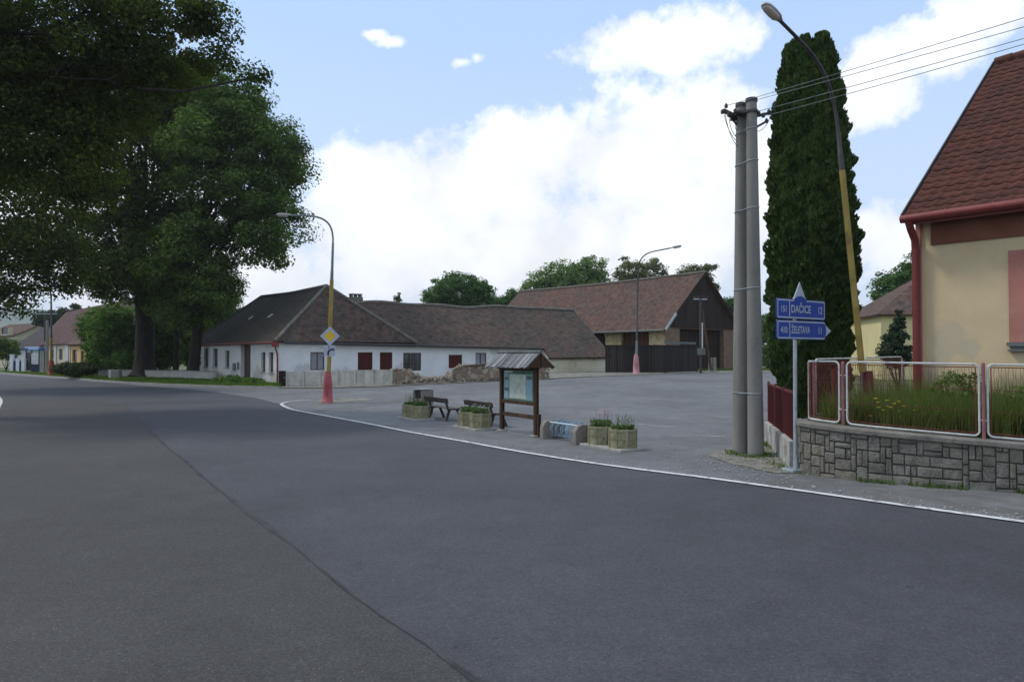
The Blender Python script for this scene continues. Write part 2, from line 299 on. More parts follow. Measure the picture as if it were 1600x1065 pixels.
MT = dict(
 road=asphalt('asphalt_blue_grey', (0.039, 0.040, 0.046), (0.058, 0.059, 0.067), 0.85),
 lane=asphalt('asphalt_shade_tint', (0.038, 0.037, 0.038), (0.053, 0.0515, 0.0525), 0.85),  # darker, warmer asphalt colour carries the shading on the road's left side
 lot=asphalt('asphalt_pale_worn', (0.108, 0.112, 0.116), (0.152, 0.156, 0.159), 0.75, 0.24, patch=((0.098, 0.094, 0.087), 0.30, 0.53)),
 seam=M('bitumen_seam', (0.024, 0.024, 0.026), (0.052, 0.052, 0.056), 2.5, 0.8, 0.3),
 paint=M('road_paint_white', (0.52, 0.53, 0.53), (0.66, 0.66, 0.65), 3, 0.7, 0.2, stain=((0.16, 0.16, 0.165), 7, 0.52, 0.10, 0.85)),
 paint_old=M('road_paint_worn', (0.26, 0.27, 0.28), (0.45, 0.45, 0.45), 5, 0.8, 0.2, stain=((0.18, 0.185, 0.19), 7, 0.47, 0.15, 0.9)),
 earth=M('earth_grass', (0.065, 0.085, 0.030), (0.11, 0.12, 0.055), 0.8, 0.95, 0.5, 0.05, stain=((0.13, 0.11, 0.08), 1.2, 0.55, 0.1, 0.6)),
 grit=M('grit_strip', (0.16, 0.15, 0.13), (0.24, 0.23, 0.20), 2.2, 0.95, 0.5, 0.02, stain=((0.07, 0.09, 0.035), 1.6, 0.52, 0.08, 0.8)),
 kerb=M('kerb_concrete', (0.24, 0.235, 0.22), (0.34, 0.33, 0.31), 2.0, 0.9, 0.4, 0.01),
 white=M('lime_wash_skylit', (0.64, 0.66, 0.69), (0.73, 0.75, 0.77), 1.1, 0.9, 0.25, 0.01, stain=((0.48, 0.47, 0.44), 0.8, 0.6, 0.2, 0.4)),  # blue of the skylight mixed into the lot-side wall colour
 whitesunlit=M('lime_wash_sunlit', (0.60, 0.61, 0.60), (0.70, 0.70, 0.68), 0.9, 0.9, 0.25, 0.01, stain=((0.40, 0.38, 0.33), 0.7, 0.62, 0.15, 0.5)),  # same white, sun warmth mixed into the road-side wall colour
 annex=M('stained_yellow_render', (0.50, 0.45, 0.32), (0.64, 0.60, 0.47), 0.8, 0.95, 0.4, 0.02, stain=((0.25, 0.22, 0.17), 1.1, 0.56, 0.12, 0.7)),
 tile=tilemat('old_beaver_tiles', (0.112, 0.070, 0.055), (0.090, 0.064, 0.053), (0.064, 0.056, 0.047), 0.9),
 tilered=tilemat('red_brown_tiles', (0.155, 0.086, 0.064), (0.122, 0.074, 0.058), (0.092, 0.070, 0.058), 0.85),
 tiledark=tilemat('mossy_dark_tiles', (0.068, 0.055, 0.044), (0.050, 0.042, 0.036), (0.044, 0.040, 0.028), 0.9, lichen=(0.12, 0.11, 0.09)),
 ridge=M('ridge_mortar', (0.10, 0.092, 0.080), (0.18, 0.165, 0.145), 2.5, 0.95, 0.5, 0.02, stain=((0.09, 0.09, 0.05), 2, 0.5, 0.15, 0.8)),
 darkwood=boards('dark_boards', (0.018, 0.012, 0.010), (0.044, 0.030, 0.024), 0.2),
 doorwood=boards('brown_door_boards', (0.055, 0.022, 0.014), (0.13, 0.055, 0.032), 0.22),
 fencewood=boards('charcoal_boards', (0.022, 0.019, 0.019), (0.036, 0.031, 0.030), 0.15),
 shutter=boards('oxblood_boards', (0.060, 0.014, 0.012), (0.088, 0.022, 0.018), 0.12),
 brownframe=M('brown_frame', (0.045, 0.022, 0.016), (0.07, 0.034, 0.024), 4, 0.6, 0.1),
 greyframe=M('grey_frame', (0.10, 0.11, 0.11), (0.16, 0.17, 0.17), 4, 0.6, 0.1),
 glass=glassmat('dark_glass'), curtain=M('net_curtain', (0.20, 0.21, 0.24), (0.32, 0.33, 0.37), 6, 0.9, 0.1, stretch=(6, 6, 0.4)),
 redmetal=M('red_paint_gutter', (0.155, 0.030, 0.029), (0.21, 0.045, 0.041), 2.5, 0.5, 0.1, stain=((0.14, 0.05, 0.04), 3, 0.58, 0.1, 0.5)),
 concrete=M('pole_concrete', (0.185, 0.180, 0.165), (0.265, 0.257, 0.236), 1.3, 0.9, 0.35, 0.01, stain=((0.12, 0.115, 0.10), 1.5, 0.56, 0.15, 0.6), stretch=(1, 1, 0.25), fine=(60, 0.4, 0.6)),
 galv=M('galvanised_steel', (0.30, 0.34, 0.37), (0.42, 0.46, 0.49), 6, 0.45, 0.1, metal=0.35),
 iron=M('dark_iron', (0.035, 0.035, 0.04), (0.06, 0.06, 0.065), 4, 0.6, 0.1),
 ceramic=M('brown_ceramic', (0.04, 0.03, 0.028), (0.07, 0.05, 0.045), 4, 0.25, 0.0),
 yellowp=M('old_yellow_paint', (0.235, 0.165, 0.035), (0.33, 0.245, 0.065), 2.2, 0.6, 0.2, stain=((0.13, 0.08, 0.04), 3, 0.56, 0.1, 0.8)),
 redp=M('faded_red_paint', (0.27, 0.05, 0.06), (0.38, 0.09, 0.105), 2.0, 0.6, 0.2, stain=((0.55, 0.30, 0.28), 3.0, 0.58, 0.1, 0.7)),
 orangep=M('orange_paint', (0.24, 0.05, 0.025), (0.32, 0.08, 0.035), 2.0, 0.6, 0.2),
 pinkp=M('faded_pink_paint', (0.38, 0.165, 0.18), (0.47, 0.23, 0.245), 2.0, 0.6, 0.2),
 darkpole=M('weathered_pole_paint', (0.042, 0.038, 0.04), (0.075, 0.068, 0.07), 2.5, 0.6, 0.1),
 greypole=M('grey_pole_paint', (0.13, 0.16, 0.16), (0.20, 0.24, 0.24), 2.5, 0.55, 0.1),
 lamphead=M('lamp_shell', (0.30, 0.31, 0.31), (0.40, 0.41, 0.41), 3, 0.5, 0.1),
 lens=M('lamp_lens', (0.42, 0.38, 0.33), (0.55, 0.50, 0.44), 25, 0.3, 0.3, 0.01, stretch=(1, 1, 1)),
 wood=boards('brown_stained_timber', (0.045, 0.027, 0.017), (0.095, 0.058, 0.038), 0.5, 0),
 greyshingle=boards('silver_shingles', (0.14, 0.145, 0.15), (0.29, 0.30, 0.31), 0.085, 0, gap=0.06),
 benchwood=M('dark_bench_planks', (0.032, 0.027, 0.022), (0.07, 0.058, 0.05), 3, 0.7, 0.3, stretch=(0.4, 3, 3)),
 seatwood=M('worn_seat_planks', (0.13, 0.115, 0.10), (0.21, 0.19, 0.165), 4, 0.7, 0.3, stretch=(0.4, 4, 4)),
 planter=M('mossy_planter_concrete', (0.23, 0.215, 0.13), (0.34, 0.32, 0.21), 2.5, 0.95, 0.5, 0.01, stain=((0.10, 0.11, 0.04), 3.5, 0.50, 0.14, 0.75), stain2=((0.11, 0.10, 0.08), 1.7, 0.6, 0.1, 0.6), fine=(45, 0.5, 0.5)),
 slab=M('pale_slab', (0.28, 0.27, 0.24), (0.40, 0.39, 0.36), 3, 0.95, 0.4, 0.01, stain=((0.12, 0.12, 0.09), 3, 0.52, 0.1, 0.6)),
 soil=M('soil', (0.035, 0.026, 0.018), (0.065, 0.05, 0.035), 12, 1.0, 0.8, 0.02),
 pebble=M('pebble_concrete', (0.17, 0.15, 0.13), (0.29, 0.26, 0.23), 22, 0.95, 0.6, 0.01, fine=(60, 0.6, 0.5)),
 ltblue=M('pale_blue_tube', (0.40, 0.50, 0.56), (0.56, 0.64, 0.69), 3, 0.4, 0.1, stain=((0.2, 0.14, 0.1), 6, 0.62, 0.06, 0.7)),
 bluetube=M('blue_tube', (0.16, 0.27, 0.36), (0.26, 0.38, 0.48), 3, 0.4, 0.1),
 signblue=M('sign_blue', (0.014, 0.050, 0.26), (0.018, 0.060, 0.30), 2, 0.4, 0.0),
 signwhite=M('sign_white', (0.34, 0.38, 0.46), (0.42, 0.46, 0.54), 2, 0.4, 0.0),
 signyellow=M('sign_yellow', (0.66, 0.42, 0.02), (0.74, 0.48, 0.03), 2, 0.4, 0.0),
 black=M('black_paint', (0.015, 0.015, 0.017), (0.025, 0.025, 0.028), 2, 0.5, 0.0),
 fencewhite=M('chipped_white_enamel', (0.46, 0.455, 0.435), (0.60, 0.595, 0.57), 6, 0.5, 0.1, stain=((0.16, 0.06, 0.035), 14, 0.60, 0.05, 0.9), stain2=((0.35, 0.30, 0.26), 5, 0.55, 0.15, 0.5)),
 fencered=M('dark_red_mesh', (0.11, 0.022, 0.020), (0.17, 0.038, 0.032), 5, 0.6, 0.0),
 postpink=M('faded_rose_post', (0.21, 0.085, 0.088), (0.30, 0.14, 0.14), 4, 0.6, 0.1),
 redboard=M('red_sheet', (0.10, 0.018, 0.019), (0.14, 0.027, 0.026), 1.5, 0.6, 0.15, stain=((0.13, 0.04, 0.03), 2.5, 0.55, 0.15, 0.6)),
 plinth=M('whitened_plinth', (0.25, 0.25, 0.24), (0.48, 0.48, 0.46), 2.2, 0.95, 0.4, 0.01, stain=((0.13, 0.13, 0.11), 2.5, 0.5, 0.1, 0.8)),
 stone=M('wall_block', (0.145, 0.137, 0.115), (0.275, 0.262, 0.225), 5.0, 0.95, 1.0, 0.03, stain=((0.085, 0.09, 0.055), 2.0, 0.55, 0.1, 0.5), fine=(50, 0.5, 0.6)),
 mortar=M('dark_mortar', (0.075, 0.070, 0.060), (0.12, 0.113, 0.10), 6, 1.0, 0.5),
 capstone=M('coping_concrete', (0.16, 0.15, 0.13), (0.25, 0.235, 0.21), 1.8, 0.95, 0.5, 0.01, stain=((0.09, 0.085, 0.07), 3, 0.52, 0.1, 0.6), fine=(50, 0.5, 0.6)),
 render=M('yellow_render', (0.56, 0.44, 0.265), (0.63, 0.505, 0.32), 1.2, 0.95, 0.3, 0.01, stain=((0.47, 0.36, 0.19), 0.7, 0.55, 0.2, 0.5), fine=(90, 0.25, 0.8)),
 pinkrender=M('salmon_render', (0.36, 0.15, 0.125), (0.44, 0.20, 0.165), 1.6, 0.95, 0.2, 0.01, stain=((0.42, 0.28, 0.20), 2, 0.6, 0.15, 0.5)),
 redrender=M('rust_red_band', (0.15, 0.055, 0.036), (0.20, 0.080, 0.052), 1.6, 0.95, 0.2, 0.01),
 patchrender=M('grey_patch', (0.33, 0.31, 0.27), (0.48, 0.44, 0.36), 3.5, 0.95, 0.3, 0.01),
 newtile=M('wavy_concrete_tile', (0.068, 0.026, 0.020), (0.125, 0.044, 0.030), 4.0, 0.92, 0.4, 0.01, stain=((0.050, 0.028, 0.023), 0.9, 0.47, 0.2, 0.8), stain2=((0.13, 0.085, 0.06), 7, 0.63, 0.06, 0.6), fine=(30, 0.4, 0.5)),
 barnstone=rubblemat('yellow_rubble', [(0.42, 0.33, 0.17), (0.52, 0.43, 0.25), (0.34, 0.26, 0.15), (0.47, 0.39, 0.24)], (0.45, 0.37, 0.22), 2.2),
 brick=rubblemat('patchy_brick', [(0.29, 0.135, 0.072), (0.18, 0.115, 0.08), (0.26, 0.165, 0.105), (0.16, 0.135, 0.10)], (0.15, 0.12, 0.09), 4.5),
 rubble=rubblemat('field_stone', [(0.20, 0.16, 0.12), (0.34, 0.29, 0.22), (0.17, 0.13, 0.10), (0.30, 0.19, 0.13)], (0.15, 0.125, 0.10), 3.0),
 rock=M('loose_stone', (0.17, 0.145, 0.115), (0.33, 0.285, 0.225), 2.4, 0.95, 0.6, 0.02, stain=((0.22, 0.15, 0.10), 1.7, 0.60, 0.06, 0.7)),
 panel=M('ribbed_grey_panel', (0.38, 0.38, 0.35), (0.48, 0.47, 0.44), 2.0, 0.95, 0.2, 0.01, stain=((0.24, 0.23, 0.19), 1.5, 0.52, 0.15, 0.6)),
 bark=M('bark', (0.020, 0.018, 0.015), (0.050, 0.045, 0.036), 5, 0.95, 1.0, 0.05, stretch=(1, 1, 0.2)),
 creamhouse=M('cream_house_render', (0.46, 0.42, 0.31), (0.55, 0.50, 0.38), 1, 0.95, 0.2),
 orangehouse=M('apricot_house_render', (0.52, 0.34, 0.16), (0.60, 0.41, 0.21), 1, 0.95, 0.2),
 greyhouse=M('grey_house_render', (0.40, 0.42, 0.43), (0.50, 0.52, 0.53), 1, 0.95, 0.2),
 maroonroof=tilemat('maroon_roof', (0.115, 0.058, 0.052), (0.090, 0.048, 0.046), (0.10, 0.065, 0.06), 0.5, 0.3, 0.33),
 slateroof=tilemat('slate_roof', (0.070, 0.066, 0.068), (0.055, 0.052, 0.055), (0.06, 0.058, 0.056), 0.5, 0.3, 0.3, lichen=(0.08, 0.08, 0.08)),
 yellowhouse=M('lemon_house_render', (0.56, 0.50, 0.26), (0.63, 0.57, 0.31), 1, 0.95, 0.2),
 boothblue=M('booth_blue', (0.02, 0.10, 0.30), (0.03, 0.14, 0.38), 2, 0.4, 0.0),
 boothnavy=M('booth_navy', (0.02, 0.035, 0.07), (0.03, 0.05, 0.10), 2, 0.4, 0.0),
 boothpale=M('booth_pale_blue', (0.30, 0.48, 0.62), (0.38, 0.55, 0.68), 2, 0.4, 0.0),
 poster=M('poster_print', (0.55, 0.56, 0.60), (0.65, 0.65, 0.66), 2, 0.5, 0.0, stain=((0.55, 0.42, 0.12), 1.8, 0.56, 0.04, 0.9)),
 mapgreen=M('map_green_border', (0.055, 0.13, 0.085), (0.08, 0.17, 0.11), 3, 0.5, 0.0),
 mappaper=M('map_sheet', (0.40, 0.47, 0.40), (0.50, 0.55, 0.49), 4.0, 0.45, 0.0, stain=((0.30, 0.38, 0.30), 7, 0.55, 0.04, 0.7), stain2=((0.50, 0.44, 0.40), 12, 0.62, 0.03, 0.7)),
 mapblue=M('map_blue_column', (0.19, 0.32, 0.37), (0.28, 0.41, 0.45), 6.0, 0.45, 0.0, stain=((0.12, 0.20, 0.20), 22, 0.55, 0.05, 0.6)),
 mapdark=M('map_dark_photo', (0.04, 0.07, 0.08), (0.12, 0.17, 0.16), 20.0, 0.45, 0.0),
 hill=M('wooded_hill', (0.035, 0.06, 0.03), (0.06, 0.09, 0.045), 0.02, 1.0, 0.3, 1.0),
 leaf_linden=leafmat('linden_leaves', (0.020, 0.036, 0.010), (0.088, 0.130, 0.028), 0.4, (0.12, 0.15, 0.03)),
 leaf_linden2=leafmat('maple_leaves', (0.022, 0.044, 0.014), (0.135, 0.215, 0.050), 0.42),
 leaf_near=leafmat('overhanging_leaves', (0.017, 0.030, 0.010), (0.078, 0.108, 0.024), 0.38, (0.12, 0.14, 0.03)),
 leaf_mid=leafmat('walnut_leaves', (0.032, 0.070, 0.024), (0.10, 0.185, 0.062), 0.35),
 leaf_far=leafmat('far_tree_leaves', (0.060, 0.105, 0.035), (0.17, 0.25, 0.085), 0.35),
 leaf_olive=leafmat('olive_tree_leaves', (0.070, 0.085, 0.035), (0.17, 0.19, 0.085), 0.35),
 leaf_thuja=leafmat('thuja_sprays', (0.020, 0.040, 0.013), (0.068, 0.112, 0.032), 0.15),
 leaf_bush=leafmat('bush_leaves', (0.042, 0.090, 0.020), (0.15, 0.26, 0.06), 0.3),
 leaf_hedge=leafmat('juniper_sprays', (0.022, 0.038, 0.018), (0.060, 0.085, 0.035), 0.15),
 leaf_spruce=leafmat('spruce_needles', (0.015, 0.030, 0.016), (0.045, 0.070, 0.035), 0.1),
 leaf_plant=leafmat('planter_leaves', (0.045, 0.085, 0.030), (0.13, 0.20, 0.07), 0.3),
 grass=leafmat('grass_blades', (0.045, 0.092, 0.018), (0.115, 0.185, 0.042), 0.35, (0.20, 0.21, 0.08)),
 petal_pink=M('pink_petals', (0.55, 0.10, 0.22), (0.70, 0.20, 0.34), 9, 0.6, 0.0),
 petal_white=M('white_petals', (0.55, 0.58, 0.42), (0.7, 0.7, 0.55), 9, 0.6, 0.0),
 petal_yellow=M('yellow_petals', (0.62, 0.42, 0.02), (0.75, 0.55, 0.03), 9, 0.6, 0.0),
 carred=M('car_red', (0.35, 0.02, 0.03), (0.40, 0.03, 0.04), 2, 0.25, 0.0),
)

def patch_on(mat, ctr, rad, col):
    nt = mat.node_tree; b = next(n for n in nt.nodes if n.type == 'BSDF_PRINCIPLED'); src = b.inputs['Base Color'].links[0].from_socket; vec = coords(nt)
    for c, r in zip(ctr, rad):
        v = nt.nodes.new('ShaderNodeVectorMath'); v.operation = 'DISTANCE'; nt.links.new(vec, v.inputs[0]); v.inputs[1].default_value = c
        d = math_(nt, 'ADD', math_(nt, 'DIVIDE', v.outputs['Value'], r), math_(nt, 'MULTIPLY', math_(nt, 'SUBTRACT', noise(nt, 2.6, 6, .65, vec), .5), 1.5))
        src = mix(nt, ramp(nt, d, [(.72, BW(.6)), (1.05, BW(0))]), src, col)
    nt.links.new(src, b.inputs['Base Color'])
HD_ = Vector((.65, -.76, 0)).normalized()
FU_ = Vector((.9, .433, 0)).normalized(); FW_ = Vector((-.63, .775, 0)).normalized()
patch_on(MT['white'], [tuple(FU_ * u_ + Vector((0, 0, z_))) for u_, z_ in ((1.5, .9), (4.2, .3), (8.5, .7), (12.5, .5), (15.4, 2.4), (17.8, .9))], [.7, 1.0, .9, 1.1, .5, .8], (.44, .43, .40))
patch_on(MT['whitesunlit'], [tuple(FW_ * u_ + Vector((0, 0, z_))) for u_, z_ in ((.8, .3), (3.6, .3), (8.5, .5), (13, .4))], [.8, 1.1, 1.0, 1.1], (.40, .37, .31))
patch_on(MT['render'], [tuple(HD_ * u_ + Vector((0, 0, z_ - .3))) for u_, z_ in ((.62, 2.32), (1.0, 2.12), (.5, 1.9))], [.40, .26, .2], (.45, .40, .31))
patch_on(MT['render'], [tuple(HD_ * u_ + Vector((0, 0, z_ - .3))) for u_, z_ in ((.3, 1.2), (1.9, 1.1), (3.5, 1.2))], [.7, .6, .8], (.34, .29, .21))
def per_island(mat, lo, hi, tint=None):
    nt = mat.node_tree; b = next(n for n in nt.nodes if n.type == 'BSDF_PRINCIPLED'); src = b.inputs['Base Color'].links[0].from_socket
    g = nt.nodes.new('ShaderNodeNewGeometry').outputs['Random Per Island']; r = ramp(nt, g, [(0, BW(lo)), (1, BW(hi))]); src = mix(nt, 1.0, src, r, 'MULTIPLY')
    if tint: src = mix(nt, ramp(nt, math_(nt, 'FRACT', math_(nt, 'MULTIPLY', g, 7.31)), [(.6, BW(0)), (.8, BW(.5))]), src, tint)
    nt.links.new(src, b.inputs['Base Color'])
per_island(MT['stone'], .82, 1.15, (.20, .175, .135)); per_island(MT['rock'], .6, 1.2, (.22, .165, .12)); per_island(MT['fencewood'], .8, 1.3); per_island(MT['panel'], .85, 1.1); per_island(MT['greyshingle'], .7, 1.25)
# ------------------------------------------------------------------ setting: ground sheets
def sheet(name, poly, mat, dz, xs=None, ys=None, kind='structure', hf=H):
    bm = bmesh.new()
    bm.faces.new([bm.verts.new((p[0], p[1], 0)) for p in poly])
    x0, x1 = min(p[0] for p in poly), max(p[0] for p in poly); y0, y1 = min(p[1] for p in poly), max(p[1] for p in poly)
    for x in (xs if xs is not None else range(-16, 6, 2)):
        if x0 < x < x1: bmesh.ops.bisect_plane(bm, geom=bm.verts[:] + bm.edges[:] + bm.faces[:], plane_co=(x, 0, 0), plane_no=(1, 0, 0))
    for y in (ys if ys is not None else range(24, 54, 2)):
        if y0 < y < y1: bmesh.ops.bisect_plane(bm, geom=bm.verts[:] + bm.edges[:] + bm.faces[:], plane_co=(0, y, 0), plane_no=(0, 1, 0))
    bmesh.ops.triangulate(bm, faces=bm.faces[:])
    for v in bm.verts: v.co.z = hf(v.co.x, v.co.y) + dz
    for f in bm.faces:
        f.normal_update()
        if f.normal.z < 0: f.normal_flip()
    me = bpy.data.meshes.new(name); bm.to_mesh(me); bm.free(); auto_uv(me)
    o = link_mesh(name, me, mat); tag(o, kind=kind); return o
sheet('ground', [(-3500, -200), (3500, -200), (3500, 4500), (-3500, 4500)], MT['earth'], -0.03)
g2 = lambda px, py: tuple(gp(px, py)[:2])
edge_px = [(440, 632), (455, 640), (485, 646), (560, 660), (640, 676), (720, 690), (800, 705), (900, 721), (1000, 735), (1100, 748), (1200, 762), (1300, 776), (1400, 790), (1500, 804), (1600, 818)]
edge = [g2(*p) for p in edge_px]
edge += [(edge[-1][0] + 3, edge[-1][1] - 3.2), (edge[-1][0] + 14, edge[-1][1] - 15)]
upper = [g2(*p) for p in [(400, 622), (340, 613), (280, 607), (200, 600.5), (100, 592.5), (0, 584.5)]]
far_up = [(-95, 112), (-112, 104)]
left_px = [(-80, 595), (-26, 608), (-3, 622), (-4, 636), (-18, 650), (-60, 690), (-200, 780)]
leftl = [g2(*p) for p in left_px] + [(-8.5, 6), (-7.5, -6), (-4, -30), (22, -30)]
road_poly = list(reversed(edge)) + upper + far_up + leftl
sheet('road', road_poly, MT['road'], 0.012)
lot_poly = [(21, -12), (3.0, 5), (-30, 20), (-60, 60)] + [g2(-10, 582.5)] + [g2(*p) for p in [(100, 590.5), (200, 598.5), (300, 603), (440, 606.5), (530, 606), (612, 603.5), (720, 598.5), (850, 592.5), (950, 588)]] + \
    [(12, 51.5), (15, 53.5), (22, 57), (26, 66), (30, 66), (20, 50), (9.6, 24), (6.0, 17.2), (5.0, 13), (5.5, 11.9), (6.4, 11.3), (7.5, 10.75), (11, 9.3), (30, 2)]
sheet('parking_lot', lot_poly, MT['lot'], 0.0)
# left lane with shade tinted into its colour, bounded by the seam
seam_px = [(195, 632), (212, 652), (245, 685), (300, 732), (355, 778), (420, 828), (480, 872), (540, 922), (600, 970), (660, 1012), (740, 1062), (860, 1130), (1000, 1230)]
seam = [g2(*p) for p in seam_px]
lane_poly = seam + [(3.5, -28), (-3.5, -28), (-7.3, -6), (-8.3, 6)] + list(reversed([g2(*p) for p in [(-2, 640), (-14, 652), (-58, 693), (-195, 778)]])) + [g2(0, 628), g2(100, 626)]
sheet('road_lane', lane_poly, MT['lane'], 0.017)
def strip(name, pts, w, mat, dz, wob=0.0, kind='structure', ends=None):
    # dense path
    P = [Vector((p[0], p[1], 0)) for p in pts]; D_ = []
    for a, b in zip(P[:-1], P[1:]):
        n = max(1, int((b - a).length / 0.4)); D_ += [a.lerp(b, i / n) for i in range(n)]
    D_.append(P[-1]); mb = MB(); vs = []
    for i, p in enumerate(D_):
        d = (D_[min(i + 1, len(D_) - 1)] - D_[max(i - 1, 0)]).normalized(); n = Vector((-d.y, d.x, 0))
        ww = w * (1 + wob * random.uniform(-1, 1)); c = p + n * w * wob * 0.6 * random.uniform(-1, 1)
        for s_ in (1, -1):
            q = c + n * ww / 2 * s_; vs.append(Vector((q.x, q.y, H(q.x, q.y) + dz)))
    mb.add(vs, [(2 * i, 2 * i + 1, 2 * i + 3, 2 * i + 2) for i in range(len(D_) - 1)])
    o = mb.build(name, mat); tag(o, kind=kind); return o
strip('road_seam', seam, 0.05, MT['seam'], 0.0215, 0.8)
def smooth_path(pts, n=6):
    out = []; P = [Vector((p[0], p[1], 0)) for p in pts]
    for i in range(len(P) - 1):
        p0, p1, p2, p3 = P[max(i - 1, 0)], P[i], P[i + 1], P[min(i + 2, len(P) - 1)]
        for k in range(n):
            t = k / n
            out.append(0.5 * ((2 * p1) + (p2 - p0) * t + (2 * p0 - 5 * p1 + 4 * p2 - p3) * t * t + (3 * p1 - p0 - 3 * p2 + p3) * t ** 3))
    out.append(P[-1]); return [(p.x, p.y) for p in out]
hook = [g2(*p) for p in [(486, 625.5), (466, 626.5), (448, 629), (440, 632.5)]]
strip('edge_line', smooth_path(hook + [edge[1]] + edge[2:]), 0.13, MT['paint'], 0.028, 0.06)
strip('edge_line', smooth_path([g2(*p) for p in left_px]), 0.22, MT['paint'], 0.028, 0.05)
for a, b, w in (((985, 661.5), (1008, 663), .1), ((1012, 664.5), (1056, 667), .11), ((1118, 650.5), (1150, 652), .1), ((1088, 680.5), (1132, 682), .11), ((1000, 668.0), (1030, 668.5), .07)):
    strip('parking_marking', [g2(*a), g2(*b)], w, MT['paint_old'], 0.006, 0.2)
# raised kerb at the far side
def kerb(name, pts, w, h, mat):
    mb = MB(); P = [Vector((p[0], p[1], 0)) for p in pts]
    for a, b in zip(P[:-1], P[1:]):
        n = max(1, int((b - a).length / 1.0))
        for i in range(n):
            p, q = a.lerp(b, i / n), a.lerp(b, (i + 0.985) / n)
            z = (H(p.x, p.y) + H(q.x, q.y)) / 2 + h / 2 - 0.05 + random.uniform(-.008, .008)
            mb.beam((p.x, p.y, z), (q.x, q.y, z), w, h + 0.1)
    o = mb.build(name, mat, bevel=0.012); tag(o, kind='structure'); return o
kp = smooth_path([g2(*p) for p in [(-40, 579.5), (0, 583), (100, 591), (200, 599), (300, 603.5), (380, 606), (436, 607)]], 4)
kerb('kerb', kp, 0.22, 0.13, MT['kerb'])
# grassy verge behind the kerb
verge_poly = [(p[0], p[1]) for p in kp] + [(-14.6, 46.6), (-15.2, 48.2), (-25.5, 63.5), (-45, 75), (-100, 118)]
sheet('verge', verge_poly, MT['earth'], 0.06, xs=[-16], ys=range(44, 60, 2))
sheet('grit_verge', [g2(*p) for p in [(440, 605.8), (530, 605.2), (612, 602.7), (720, 597.8), (850, 592), (950, 587.5)]] + [(12, 51.6), (15, 53.6), (22, 57.2), (24, 62), (11, 58), (8, 56), (6, 53.5), (-15, 47.2)], MT['grit'], 0.012)
sheet('grit_verge', [(5.05, 12.7), (4.45, 12.55), (4.05, 13.6), (3.9, 14.7), (4.3, 15.6), (5.4, 16.6), (5.9, 16.9), (5.5, 14.6)], MT['grit'], 0.010)
# concrete apron around first lamp
ap = gp(535, 625)
mb = MB(); pts = []
for k in range(22):
    a = 2 * PI * k / 22; r = 1 + 0.15 * math.sin(3 * a + 1)
    x, y = ap.x + 1.2 * r * math.cos(a), ap.y + 1.5 * r * math.sin(a); pts.append(G(x, y, 0.008))
mb.add(pts, [tuple(range(22))]); tag(mb.build('patch', MT['grit']), kind='structure')

# ------------------------------------------------------------------ vegetation
def leaves_mesh(name, C, N, size, mat, parent=None, loc=None, aspect=0.6, fold=0.0):
    """C: (n,3) centres, N: (n,3) leaf normals, size: (n,)"""
    n = len(C)
    N = N / (np.linalg.norm(N, axis=1)[:, None] + 1e-9)
    r = RNG.normal(size=(n, 3)); T = np.cross(N, r); T /= np.linalg.norm(T, axis=1)[:, None] + 1e-9; B = np.cross(N, T)
    s = size[:, None]
    V = np.stack([C - T * s * 0.5, C - B * s * 0.5 * aspect + N * s * 0.08, C + T * s * 0.5, C + B * s * 0.5 * aspect + N * s * 0.08], 1).reshape(-1, 3)
    return raw_quads(name, V, mat, parent, loc)
def raw_quads(name, V, mat, parent=None, loc=None, k=4):
    org = ORG[parent.name] if parent is not None else (Vector(loc) if loc is not None else Vector((0, 0, 0)))
    V = (V - np.array(org)[None]).astype(np.float32); n = len(V) // k
    me = bpy.data.meshes.new(name)
    me.vertices.add(len(V)); me.vertices.foreach_set('co', V.ravel())
    me.loops.add(n * k); me.loops.foreach_set('vertex_index', np.arange(n * k, dtype=np.int32))
    me.polygons.add(n); me.polygons.foreach_set('loop_start', np.arange(0, n * k, k, dtype=np.int32))
    me.polygons.foreach_set('loop_total', np.full(n, k, np.int32)); me.update(calc_edges=True)
    return link_mesh(name, me, mat, parent, loc)
VOID = {'t': -.27}
def clump_points(ells, n, clump_r, per=70, shell=0.45):
    """ells: list of (centre, (rx,ry,rz)); returns leaf centres, outward normals, clump centres"""
    vol = np.array([e[1][0] * e[1][1] * e[1][2] for e in ells]) ** 0.8; vol /= vol.sum()
    nc = max(4, n // per); pick = RNG.choice(len(ells), nc, p=vol)
    cen = np.array([list(e[0]) for e in ells])[pick]; rad = np.array([e[1] for e in ells])[pick]; fq = 2.1 / clump_r ** .8; ph = RNG.random(6) * 6
    d = RNG.normal(size=(nc, 3)); d /= np.linalg.norm(d, axis=1)[:, None]
    rr = shell + (1 - shell) * RNG.random(nc) ** 0.6
    cc = cen + d * rad * rr[:, None]
    w_ = np.sin(cc[:, 0] * fq + ph[0]) * np.sin(cc[:, 1] * fq * .9 + ph[1]) * np.sin(cc[:, 2] * fq * 1.15 + ph[2]) + .45 * np.sin(cc[:, 0] * fq * 2.3 + ph[3]) * np.sin(cc[:, 2] * fq * 2.1 + ph[4])
    kp_ = (w_ > VOID['t']) | (nc < 80); cc = cc[kp_]; d = d[kp_]; nc = len(cc)
    cr = clump_r * RNG.uniform(0.55, 1.35, nc)
    idx = np.repeat(np.arange(nc), per)
    u = RNG.normal(size=(len(idx), 3)); u /= np.linalg.norm(u, axis=1)[:, None]
    q = RNG.random(len(idx)) ** 0.38
    P = cc[idx] + u * (cr[idx] * q)[:, None] * np.array([1, 1, 0.62])
    N = u * 0.6 + d[idx] * 0.3 + np.array([0, 0, 0.7]) + RNG.normal(size=u.shape) * 0.5
    return P, N, cc
